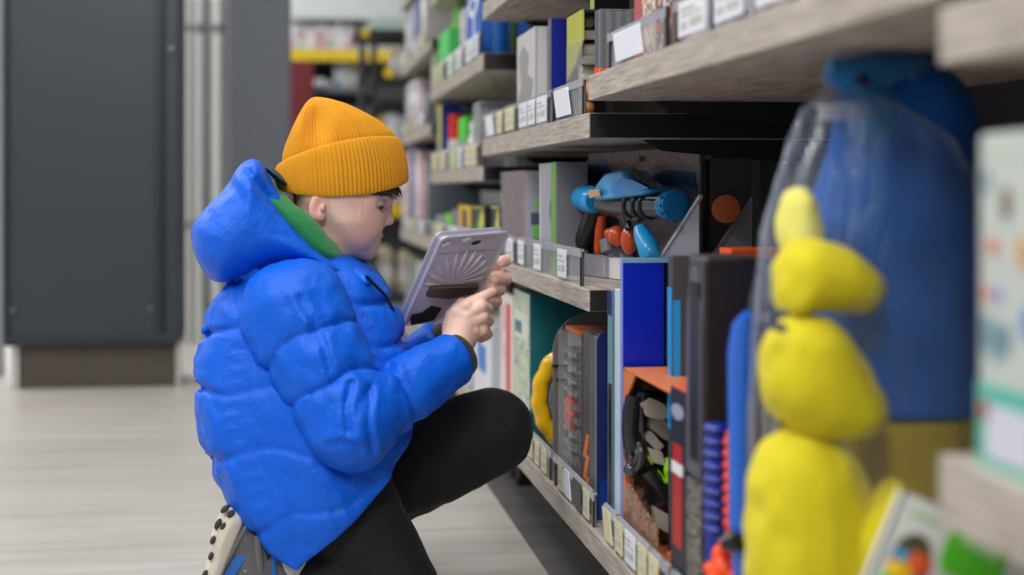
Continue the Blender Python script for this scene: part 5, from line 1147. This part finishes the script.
for k in range(170):
    a = rh.random(); s = -1 if k < 135 else 1
    px0 = 352+46*a; w0 = s*(49-30*a**2.4); L = 3+12*a**.8+rh.uniform(-2.5, 2.5)
    if px0 > 392: L = 11+rh.uniform(-3, 2)
    p0 = B(px0-7, 177, w0); p1 = B(px0-1, 185+.1*L, w0*1.03); p2 = B(min(px0+5+rh.uniform(-1, 3), 402), 185+L, w0*1.0)
    m.tube([p0, p1, p1.lerp(p2, .5)+Vector((.0012, 0, 0)), p2], [.0013, .0012, .0009, .0002], 5)
for k in range(60):
    s = -1 if k < 45 else 1; px0 = 328+rh.random()*16; p0 = B(px0, 184, s*46); p1 = B(px0+1, 192, s*47.5); p2 = B(px0+4+rh.uniform(-2, 2), 198+rh.uniform(-3, 4)-(abs(px0-339)*.35), s*46.8)
    m.tube([p0, p1, p2], [.0014, .0014, .0003], 5)
m.build('hair', HAIR, person, True)

# ---------------------------------------------------------------- beanie (knitted in real ribs)
WOOL = M((214, 146, 4), 0.9, sheen=0.08, bmp=(420, .0012, .7), vary=.10)
def hatrings(levels, ribs, amp, n=560):
    rings = []
    for (lx, ly, rx_, ry_, b_, sag, q) in levels:
        Lp, Rp = B(lx, ly), B(rx_, ry_); c = (Lp+Rp)/2; u = (Rp-Lp)/2; un = u.normalized(); up = Vector((-un.z, 0, un.x))
        ring = []
        for k in range(n):
            a = 2*math.pi*k/n; rr_ = 1 + amp*q*(abs(math.sin(a*ribs/2))**.7-.5)
            ring.append(c+u*math.cos(a)*rr_+Vector((0, b_*U*math.sin(a)*rr_, 0))-up*(sag*U*abs(math.sin(a))**1.6))
        rings.append(ring)
    return rings
def interp(lv, m_):
    out = []
    A_ = np.array(lv, float); n = len(lv); t = np.linspace(0, n-1, m_)
    for s in t:
        i = min(int(s), n-2); f = s-i; p0, p1, p2, p3 = A_[max(i-1, 0)], A_[i], A_[i+1], A_[min(i+2, n-1)]
        out.append(tuple(.5*((2*p1)+(-p0+p2)*f+(2*p0-5*p1+4*p2-p3)*f*f+(-p0+3*p1-3*p2+p3)*f**3)))
    return out
crown = [(284, 168, 395, 142, 46, -5, 1), (283, 158, 393, 134, 46, -6, 1), (285, 148, 386, 127, 44, -6, 1), (289, 137, 377, 120, 41, -6, 1), (294, 125, 363, 112, 35, -5, 1), (300, 113, 347, 104.5, 26, -4, 1), (306, 103, 331, 99.5, 15, -2, .8), (311, 98.5, 322, 98, 7, -1, .5), (315, 97.3, 318, 97.2, 2, 0, .1)]
hat = MB(); rg = hatrings(interp(crown, 60), 96, .034)
# the gathered fold near the tip
fc = B(318, 121, -34)
for r_ in rg:
    for k, p in enumerate(r_):
        d = (p-fc); e = math.exp(-(d.x/.016)**2-(d.z/.034)**2)*(1 if p.y < YBOY else 0)
        r_[k] = p+Vector((0, .024*e, .001*e))+Vector((0, -.006, 0))*math.exp(-((d.x+.028)/.014)**2-(d.z/.04)**2)*(1 if p.y < YBOY else 0)
hat.loft(rg, cap=False); hato = hat.build('beanie', WOOL, person, True)
brim = [(284, 190, 401, 180, 47, 8, .6), (280, 190, 405, 182.5, 51, 10, .8), (277, 185, 407.5, 180, 53, 10, 1), (275.5, 178, 407.5, 171, 54, 5, 1), (275.5, 172, 406, 160, 53.5, -2, 1), (276.5, 168, 403.5, 150, 52.5, -6, 1), (278, 165, 401, 143, 51, -8, .9), (280, 163.5, 398, 138.5, 49, -8, .8), (283, 164, 394, 138, 46.5, -7, .6), (286, 168, 391, 142, 44, -5, .4)]
m = MB(); m.loft(hatrings(interp(brim, 40), 96, .026), cap=False); m.build('beanie_cuff', WOOL, hato, True)

# ---------------------------------------------------------------- hoodie collar (green) and hood
GRN = M((10, 124, 62), 0.85, sheen=.3, bmp=(150, .002, .6))
COLL = pl2([(262, 184), (278, 188), (300, 201), (318, 214), (334, 234), (348, 256), (340, 268), (320, 270), (290, 250), (262, 215), (252, 190)], -40)
def collf(P):
    d = inflate(poly2(P[0], P[2], COLL), np.abs(P[1]-YBOY), 62*U, 26*U, 2.6)
    q = elld(P, B(322, 196), (46*U, 50*U, 46*U)); nk, _ = cap(P, B(325, 205), B(300, 290), 40*U, 42*U)
    return smax(d, -np.minimum(q, nk), .004)+.0012*noise3(P[0]*60, P[1]*60, P[2]*60, 3)
V, Fq = surfnet(collf, (B(240, 0).x, YBOY-.13, B(0, 280).z), (B(365, 0).x, YBOY+.13, B(0, 160).z), .003); V = relax(V, Fq, 2)
mk('hoodie_collar', V, Fq, GRN, person, True)

HOOD = pl2([(260, 159), (246, 163), (236, 172), (222, 190), (203, 208), (190, 224), (188, 240), (194, 262), (206, 280), (220, 286), (236, 283), (258, 272), (290, 270), (330, 278), (366, 294), (380, 288), (374, 274), (352, 264), (330, 248), (310, 229), (292, 211), (274, 188)], -45)
rimline = pl2([(262, 163), (274, 172), (292, 194), (314, 218), (334, 238), (352, 252), (376, 270)], -45, 2, False)
seam1 = pl2([(250, 174), (262, 190), (282, 214), (304, 238), (330, 260), (358, 280)], -60, 2, False)
seam2 = pl2([(192, 238), (212, 244), (236, 238), (262, 232), (292, 236)], -70, 2, False)
def hoodf(P):
    x, y, z = P
    d2 = poly2(x, z, HOOD); w_ = np.abs(y-YBOY)
    d = inflate(d2, w_, 84*U, 44*U, 2.5)
    cav = elld(P, B(318, 190), (60*U, 62*U, 60*U)); nk, _ = cap(P, B(325, 205), B(310, 290), 46*U, 50*U)
    d = smax(d, -smin(cav, nk, .02), .010)
    s1 = pline(x, z, seam1); s2 = pline(x, z, seam2)
    d = d + .0045*np.exp(-(s1/.0045)**2) + .0022*np.exp(-(s2/.004)**2)
    d = d - .006*np.exp(-((s1-.016)/.010)**2)
    d = d + .0035*noise3(x*22+3, y*16+3, z*22+3, 11) + .0014*noise3(x*70+z*60, y*30+5, z*20-x*20+9, 12)
    return d
V, Fq = surfnet(hoodf, (B(178, 0).x, YBOY-.17, B(0, 298).z), (B(392, 0).x, YBOY+.17, B(0, 148).z), .0036); V = relax(V, Fq, 1)
hood = mk('hood', V, Fq, JK, person, True)
LIN = pl2([(262, 166), (272, 166), (288, 180), (290, 190), (276, 182)], -30)
def linf(P): return inflate(poly2(P[0], P[2], LIN), np.abs(P[1]-YBOY), 55*U, 10*U, 2.2)
V, Fq = surfnet(linf, (B(250, 0).x, YBOY-.12, B(0, 200).z), (B(300, 0).x, YBOY+.12, B(0, 155).z), .003); mk('hood_lining', relax(V, Fq, 1), Fq, M((0, 62, 74), 0.7), hood, True)

# ---------------------------------------------------------------- jacket
WT = -50
TOR = pl2([(240, 258), (226, 282), (208, 314), (198, 350), (194, 385), (195, 408), (203, 440), (216, 475), (236, 515), (262, 555), (300, 610), (400, 560), (415, 470), (413, 420), (408, 360), (404, 330), (396, 304), (384, 282), (368, 262), (330, 246), (290, 246)], -20)
HEMA, HEMB = Vector((B(262, 541, WT).x, 0, B(262, 541, WT).z)), Vector((B(400, 447, WT).x, 0, B(400, 447, WT).z))
HEM3 = pl2([(225, 520), (266, 541), (299, 552), (322, 530), (352, 503), (385, 466), (402, 444)], WT, 1, False)
TS = [pl2([(190, 393), (216, 391), (240, 392), (266, 384), (300, 378)], WT, 2, False), pl2([(208, 466), (226, 455), (250, 444), (264, 441), (296, 443), (326, 452), (350, 462)], WT, 2, False),
      pl2([(245, 529), (268, 520), (290, 505), (318, 500), (350, 492), (396, 455)], WT, 2, False), pl2([(192, 345), (220, 332), (250, 325), (280, 322)], WT, 2, False),
      pl2([(262, 441), (268, 458), (280, 478), (296, 500)], WT, 2, False), pl2([(340, 300), (370, 298), (402, 300)], -30, 2, False), pl2([(340, 345), (380, 340), (412, 338)], -30, 2, False), pl2([(240, 286), (262, 276), (300, 268)], -40, 2, False)]
hx, hz = HEMB.x-HEMA.x, HEMB.z-HEMA.z; hl = math.hypot(hx, hz); hnx, hnz = hz/hl, -hx/hl
HP = [B2(180, 500, WT), B2(232, 522, WT), B2(266, 541, WT), B2(297, 556, WT), B2(300, 551, WT), B2(322, 532, WT), B2(352, 506, WT), B2(386, 470, WT), B2(401, 446, WT), B2(430, 430, WT), B2(430, 200, WT), B2(180, 200, WT)]
def torsof(P):
    x, y, z = P
    d2 = poly2(x, z, TOR); w_ = np.abs(y-YBOY)
    zt_, zb_ = B(0, 270).z, B(0, 500).z; f = np.clip((zt_-z)/(zt_-zb_), 0, 1)
    W = (72+42*f)*U
    d = inflate(blur_in(d2, .0042, .012, .02), w_, W, 42*U, 2.6)
    # baffles
    pf = 0; gr_ = 0; xo = x + .010*noise3(x*0+1, y*9+3, z*9+3, 20); zo = z + .008*noise3(x*9+1, y*9+3, z*0+2, 21)
    smn = None
    for k, sline in enumerate(TS):
        s = pline(xo, zo, sline); 
        if k in (4,): gr_ = gr_+.0055*np.exp(-(s/.0045)**2); continue
        smn = s if smn is None else np.minimum(smn, s)
    d = d + .0100*np.exp(-(smn/.0052)**2) + .0045*np.exp(-(smn/.016)**2) - .002
    near = np.exp(-(smn/.035)**2)
    d = d + gr_ + near*.0075*noise3(x*75+z*28, y*48+3, z*26-x*12+9, 22) + .0040*noise3(x*17+2, y*13+3, z*17+5, 23) + .0022*noise3(x*44+z*30, y*30, z*44-x*30+40, 24)
    hp = poly2(x, z, HP)
    return smax(d, hp, .008)
V, Fq = surfnet(torsof, (B(182, 0).x, YBOY-.215, B(0, 575).z), (B(428, 0).x, YBOY+.215, B(0, 238).z), .0042); V = relax(V, Fq, 1)
jacket = mk('jacket', V, Fq, JK, person, True)
def sleeve(sh, el, wr, rs, sd, seams_u, seams_f, h=.0036):
    L1 = (Vector(el)-Vector(sh)).length; L2 = (Vector(wr)-Vector(el)).length
    def f(P):
        x, y, z = P
        d1, t1 = cap(P, sh, el, rs[0]*U, rs[1]*U); d2, t2 = cap(P, el, wr, rs[2]*U, rs[3]*U)
        # inner crook fold
        d = smin(d1, d2, .020)
        wob = .010*noise3(x*20, y*20, z*20, sd)
        g = 9.0
        for s in seams_u: g = np.minimum(g, np.where(d1 < d2+.03, np.abs((t1-s)*L1+wob), 9))
        for s in seams_f: g = np.minimum(g, np.where(d2 < d1+.03, np.abs((t2-s)*L2+wob), 9))
        near = np.exp(-(g/.03)**2)
        d = d + .0055*np.exp(-(g/.0036)**2) + .0035*np.exp(-(g/.014)**2) - .001
        fold = pline(x, z, CRK); d = d + .012*np.exp(-(fold/.006)**2)*(np.exp(-((y-el[1])/.05)**2))
        for fl, am in FOLDS:
            q = pline(x, z, fl); d = d + am*np.exp(-(q/.0045)**2) - am*.6*np.exp(-((q-.011)/.006)**2)
        d = d + near*.0055*noise3(x*70+z*25, y*45+3, z*30-x*12+9, sd+1) + .0028*noise3(x*18+2, y*14+3, z*18+5, sd+2) + .0022*noise3(x*52-z*24+30, y*30, z*40+x*24, sd+3)
        # flat cuff end
        ax = (Vector(wr)-Vector(el)).normalized(); q = Vector(wr)
        e = (x-q.x)*ax.x+(y-q.y)*ax.y+(z-q.z)*ax.z
        return smax(d, e, .008)
    return f
NSH, NEL, NWR = B(296, 314, -76), B(350, 424, -118), B(456, 358, -48)
CRK = pl2([(368, 384), (360, 398), (354, 410)], -118, 1, False)
FOLDS = [(pl2([(352, 384), (345, 405), (348, 430)], -150, 1, False), .004), (pl2([(371, 392), (366, 420), (372, 448)], -140, 1, False), .004), (pl2([(330, 444), (345, 440), (360, 448)], -150, 1, False), .003), (pl2([(300, 300), (322, 340), (330, 370)], -150, 1, False), .0025)]
V, Fq = surfnet(sleeve(NSH, NEL, NWR, (52, 41, 37, 25.5), 40, (.30, .72), (.40,)), (B(225, 0).x, YBOY-.32, B(0, 480).z), (B(480, 0).x, YBOY-.0, B(0, 240).z), .0036); V = relax(V, Fq, 1)
sl1 = mk('sleeve', V, Fq, JK, jacket, True)
FOLDS = []; CRK = [(9, 9), (9.1, 9.1)]
FSH, FEL, FWR = B(335, 305, 78), B(372, 404, 104), B(446, 342, 74)
V, Fq = surfnet(sleeve(FSH, FEL, FWR, (48, 40, 38, 28), 60, (.3, .8), (.5,), .005), (B(270, 0).x, YBOY+.02, B(0, 450).z), (B(480, 0).x, YBOY+.28, B(0, 250).z), .005); V = relax(V, Fq, 1)
mk('sleeve', V, Fq, JK, jacket, True)
# knitted black cuffs
for el, wr, r, k in ((NEL, NWR, 21, sl1), (FEL, FWR, 20, sl1)):
    ax = (Vector(wr)-Vector(el)).normalized(); a = Vector(wr)-ax*.02
    m = MB(); m.tube([a, Vector(wr)+ax*.006, Vector(wr)+ax*.014, Vector(wr)+ax*.017], [(r+2)*U, (r+1.5)*U, (r)*U, (r-4)*U], 40)
    m.build('knit_cuff', M((16, 17, 22), 0.8, sheen=.3), jacket, True)
# zip and pocket
ZP = M((14, 20, 34), 0.4)
m = MB(); m.tube([B(366, 276, -66), B(376, 286, -62), B(386, 296, -58), B(393, 310, -56), B(396, 330, -56), B(394, 348, -60)], .0028, 6); m.build('front_zip', ZP, jacket, True)
m = MB(); m.tube([B(318, 449, -101), B(328, 459, -101), B(334, 462, -101)], [.002, .005, .003], 8); m.build('pocket_opening', M((8, 10, 16), 0.8), jacket, True)

# ---------------------------------------------------------------- trousers
PANT = M((13, 14, 19), 0.8, sheen=.04, bmp=(160, .001, .5))
def pantf(P):
    x, y, z = P
    d, _ = cap(P, B(318, 480, -22), B(322, 480, 22), 54*U, 54*U)
    wv = .0016*noise3(x*60+z*50, y*24, z*50-x*40+30, 71)+.004*noise3(x*16, y*14, z*16, 72)
    a, t = cap(P, HIPN, KN, 50*U, 42*U); d = smin(d, a, .035)
    a, t = cap(P, KN, AN, 37*U, 26*U); d = smin(d, a, .010)
    a, t = cap(P, HIPF, KF, 58*U, 44*U); d = smin(d, a, .03)
    a, t = cap(P, KF, AF, 39*U, 29*U)
    g = .0035*np.sin((x*50-z*62)*1.0)*np.exp(-((t-.25)/.3)**2)
    d = smin(d, a+g, .006)
    d = smax(d, HEMCUT(x, z), .004) if False else d
    return smax(d+wv, .004-z, .003)
V, Fq = surfnet(pantf, (B(240, 0).x, YBOY-.24, .0), (B(548, 0).x, YBOY+.24, B(0, 370).z), .0045); V = relax(V, Fq, 1)
mk('trousers', V, Fq, PANT, person, True)

# ---------------------------------------------------------------- shoes
WS = -66
def S2(px, py): return B2(px, py, WS)
SG = M((88, 88, 92), 0.8, bmp=(200, .002, .6)); SB = M((20, 96, 178), 0.6); SS = M((206, 200, 186), 0.55, vary=.12); SKK = M((30, 31, 36), 0.75)
UP = smoothpoly([S2(*p) for p in ((238, 506), (252, 516), (270, 530), (292, 548), (303, 572), (302, 600), (296, 626), (262, 636), (222, 634), (210, 618), (206, 596), (216, 566), (228, 536))], 2)
def upf(P): return np.maximum(inflate(poly2(P[0], P[2], UP), np.abs(P[1]-(YBOY+WS*U)), 27*U, 20*U, 2.3)+.0012*noise3(P[0]*70, P[1]*70, P[2]*70, 5), .003-P[2])
V, Fq = surfnet(upf, (B(190, 0).x, YBOY+WS*U-.07, 0), (B(320, 0).x, YBOY+WS*U+.07, B(0, 490).z), .0028)
shoe = mk('shoe', relax(V, Fq, 1), Fq, SG, person, True, label='grey and blue trainer standing on its toes')
SOL = smoothpoly([S2(*p) for p in ((232, 503), (241, 505), (247, 514), (240, 530), (231, 552), (222, 574), (216, 600), (216, 632), (196, 634), (192, 610), (197, 590), (204, 572), (207, 560), (211, 552), (209, 540), (216, 520), (224, 508))], 2)
def solf(P): return np.maximum(inflate(poly2(P[0], P[2], SOL), np.abs(P[1]-(YBOY+WS*U)), 31*U, 6*U, 3.0), .002-P[2])
V, Fq = surfnet(solf, (B(180, 0).x, YBOY+WS*U-.07, 0), (B(260, 0).x, YBOY+WS*U+.07, B(0, 490).z), .0024)
sole = mk('sole', relax(V, Fq, 1), Fq, SS, shoe, True)
m = MB()
for px_, py_, rx, rz, an in ((225, 509, 5, 2.7, -40), (231, 514, 4.6, 2.8, -48), (218, 524, 5.5, 2.8, -62), (223.5, 526, 4.5, 2.4, -58), (213, 540, 4.2, 2.6, -66), (211, 556, 4, 2.4, -66), (205, 574, 4, 2.4, -62), (199, 590, 4, 2.6, -66)):
    for wy in (-26, -12, 4, 18):
        c = B(px_, py_, WS+wy); c = c+Vector((.0, 0, 0)); m.ell(c, (rx*U, 6*U, rz*U), n=12, m=8, R=Matrix.Rotation(math.radians(an), 3, 'Y'))
        if wy == -26: m.ell(B(px_, py_, WS-29.5), (rx*U, 3*U, rz*U), n=12, m=8, R=Matrix.Rotation(math.radians(an), 3, 'Y'))
m.build('lug', M((52, 50, 48), 0.7), sole, True)
def strip(name, pts, r, mat, wy=-26.5, par=None, n=8):
    return MB().tube([B(a, b, WS+wy) for a, b in pts], r, n).build(name, mat, par or shoe, True)
m = MB(); m.loft([[B(a, b, WS+w_) for a, b, w_ in r_] for r_ in (((252, 541, -25), (259, 545, -26.5), (262, 540, -25)), ((236, 556, -26), (243, 562, -28), (246, 556, -27)), ((224, 574, -26), (231, 582, -28.5), (236, 576, -27)), ((216, 596, -25), (224, 606, -27), (230, 600, -26)))]); m.build('blue_stripe', SB, shoe, True)
strip('grey_stripe', [(248, 522), (236, 544), (224, 566), (214, 592)], [.003, .004, .004, .003], M((120, 120, 124), .7), -25)
strip('heel_loop', [(257, 536), (258, 548), (260, 566), (261, 584)], [.005, .006, .006, .005], M((100, 102, 102), .7), -27.5)
strip('blue_collar_band', [(276, 546), (274, 560), (275, 590)], .004, SB, -26.5)
strip('dark_panel', [(268, 545), (268, 566), (270, 596)], .008, SKK, -22)
for k in range(5): strip('lace', [(244+k*4, 572+k*6), (254+k*3, 566+k*8), (266, 572+k*8)], .0018, M((150, 152, 152), .7), -28, n=6)
m = MB(); m.tube([B(282, 545, WS), B(287, 562, WS), B(292, 585, WS)], [24*U, 25.5*U, 24*U], 48); m.build('sock', M((206, 206, 208), .9, bmp=(200, .003, 1)), person, True)
# far shoe, flat on the floor
FW = 62
def fshoe(P):
    a, _ = cap(P, B(322, 570, FW), B(375, 588, FW), 24*U, 19*U); b_, _ = cap(P, B(375, 588, FW), B(398, 592, FW), 19*U, 15*U); return np.maximum(smin(a, b_, .01), .012-P[2])
V, Fq = surfnet(fshoe, (B(285, 0).x, YBOY+FW*U-.06, 0), (B(430, 0).x, YBOY+FW*U+.06, .16), .004); sh2 = mk('shoe', relax(V, Fq, 1), Fq, SG, person, True)
def fsole(P):
    a, _ = cap((P[0], P[1], P[2]*0), (B(322, 0, FW).x, YBOY+FW*U, 0), (B(400, 0, FW).x, YBOY+FW*U, 0), 27*U, 22*U); return np.maximum(np.maximum(a, P[2]-.022), .001-P[2])
V, Fq = surfnet(lambda P: np.broadcast_to(fsole(P), (len(P[0]), P[1].shape[1], P[2].shape[2])), (B(280, 0).x, YBOY+FW*U-.06, -.004), (B(435, 0).x, YBOY+FW*U+.06, .03), .004); mk('sole', V, Fq, SS, sh2, True)

# ================================================================== the pack in the hands
ctr = B(456, 280, -8)
wa, wb = -50, 56
TLp, TRp, BLp = B(441, 237, -8-28-25), B(508, 231.5, -8+28-25), B(403, 324, -8-28+25)
ux = (TRp-TLp); uy = (TLp-BLp); uy = uy-ux*(uy.dot(ux)/ux.dot(ux))*.55; BLp = TLp-uy
nv = ux.cross(uy).normalized()
if nv.y > 0: nv = -nv                      # towards the camera side
pk = thing('blister_pack', 'grey plastic blister pack with moulded sunburst held up in the child\'s hands', 'pack', ctr)
th_ = .011
def K(u, v, d=0.0): return BLp+ux*u+uy*v+nv*d
GP = M((204, 198, 212), 0.32, coat=.35, bmp=(30, .002, .3)); GPD = M((146, 140, 160), 0.3, coat=.4)
def rr(u0, u1, v0, v1, r, n=6):
    o = []
    for cx_, cy_, a0 in ((u1-r, v1-r*.8, 0), (u0+r, v1-r*.8, 90), (u0+r, v0+r*.8, 180), (u1-r, v0+r*.8, 270)):
        for k in range(n+1): a = math.radians(a0+90*k/n); o.append((cx_+r*math.cos(a), cy_+r*.8*math.sin(a)))
    return o
# body with a hang hole: ring of quads between the outline and the hole plus a flat band below
hole = [(.56+.075*math.cos(2*math.pi*k/28), .905+.030*math.sin(2*math.pi*k/28)) for k in range(28)]
def plate(z0, z1, mat, name, outline, hole_, par):
    m = MB(); n = 28
    o = []                                    # resample the outline at the hole's angles
    for k in range(n):
        a = 2*math.pi*k/n; dx, dy = math.cos(a), math.sin(a)*.42; best = 9e9; L = len(outline)
        for i_ in range(L):
            (x1_, y1_), (x2_, y2_) = outline[i_], outline[(i_+1) % L]; ex, ey = x2_-x1_, y2_-y1_; den = dx*ey-dy*ex
            if abs(den) < 1e-9: continue
            t_ = ((x1_-.56)*ey-(y1_-.905)*ex)/den; s_ = ((x1_-.56)*dy-(y1_-.905)*dx)/den
            if t_ > 0 and -1e-6 <= s_ <= 1+1e-6: best = min(best, t_)
        o.append((.56+dx*best, .905+dy*best))
    m.loft([[K(u, v, z0) for u, v in hole_], [K(u, v, z0) for u, v in o], [K(u, v, z1) for u, v in o], [K(u, v, z1) for u, v in hole_], [K(u, v, z0) for u, v in hole_]], cap=False)
    return m.build(name, mat, par)
plate(0, .0022, GP, 'top_panel', rr(.0, 1, .80, 1.0, .07), hole, pk)
m = MB(); m.prism([K(u, v, 0) for u, v in ((0, 0), (1, 0), (1, .815), (0, .815))], nv*.0022); m.build('back_panel', GP, pk)
m = MB(); m.prism([K(u, v, -.004) for u, v in rr(.02, .98, .02, .98, .06)], -nv*.009); o = m.build('printed_insert', M((120, 112, 130), .4), pk)
# raised rim round the edge
rim = rr(.0, 1, .0, 1.0, .07); m = MB(); pr_ = [K(u, v, .002) for u, v in rim]; m.tube(pr_+[pr_[0], pr_[1]], .0030, 8); pr_ = [K(u*.99+.005, v*.99+.005, -.012) for u, v in rim]; m.tube(pr_+[pr_[0], pr_[1]], .0022, 8); m.build('rim', CLEAR(.55, (206, 204, 220), .15), pk, True)
m = MB(); q0 = [K(u, v, .001) for u, v in rim]; q1 = [K(u*.99+.005, v*.99+.005, -.012) for u, v in rim]; m.loft([q0, q1], cap=False); m.build('clear_side_wall', CLEAR(.35, (196, 196, 214), .15), pk)
# sunburst ridges
m = MB()
for k in range(11):
    a = math.radians(8+k*16.4); c0 = (.48, .43)
    pts = [K(c0[0]+math.cos(a)*r_*1.0+.03*math.sin(r_*7)*math.cos(a), c0[1]+math.sin(a)*r_*.78, .0016) for r_ in (.10, .2, .3, .4, .5)]
    m.tube(pts, [.0008, .0024, .0036, .0044, .0014], 8)
m.build('sunburst_ridges', GP, pk, True)
m = MB(); m.prism([K(u, v, .0024) for u, v in [(.13, .455), (.88, .40), (.9, .36), (.86, .30), (.5, .27), (.15, .33)]], nv*.004); m.build('brown_tray', M((84, 70, 66), .4), pk)
m = MB(); m.prism([K(u, v, .0064) for u, v in [(.16, .445), (.86, .395), (.85, .385), (.16, .43)]], nv*.001); m.build('tray_edge', M((132, 112, 100), .4), pk)
m = MB(); m.prism([K(u, v, .0024) for u, v in [(.02, .50), (.20, .54), (.26, .44), (.10, .40)]], nv*.0016); m.build('clear_tape', CLEAR(.5, (220, 220, 232), .2), pk)
for (u, v) in ((.02, .93), (.30, .965)):
    m = MB(); m.prism([K(u, v, .0045), K(u+.09, v+.03, .0045), K(u+.13, v+.005, .0045), K(u+.04, v-.03, .0045)], nv*.001); m.build('white_tape_tab', M((236, 236, 244), .35), pk)
m = MB(); m.prism([K(u, v, .0024) for u, v in [(.10, .0), (.42, .02), (.46, .16), (.30, .20), (.20, .13), (.06, .12)]], nv*.003); m.build('black_print', M((22, 20, 30), .4), pk)
m = MB(); m.prism([K(u, v, .0015) for u, v in [(.06, .05), (.12, .05), (.12, .1), (.06, .1)]], nv*.0016); m.build('maroon_print', M((120, 40, 60), .4), pk)
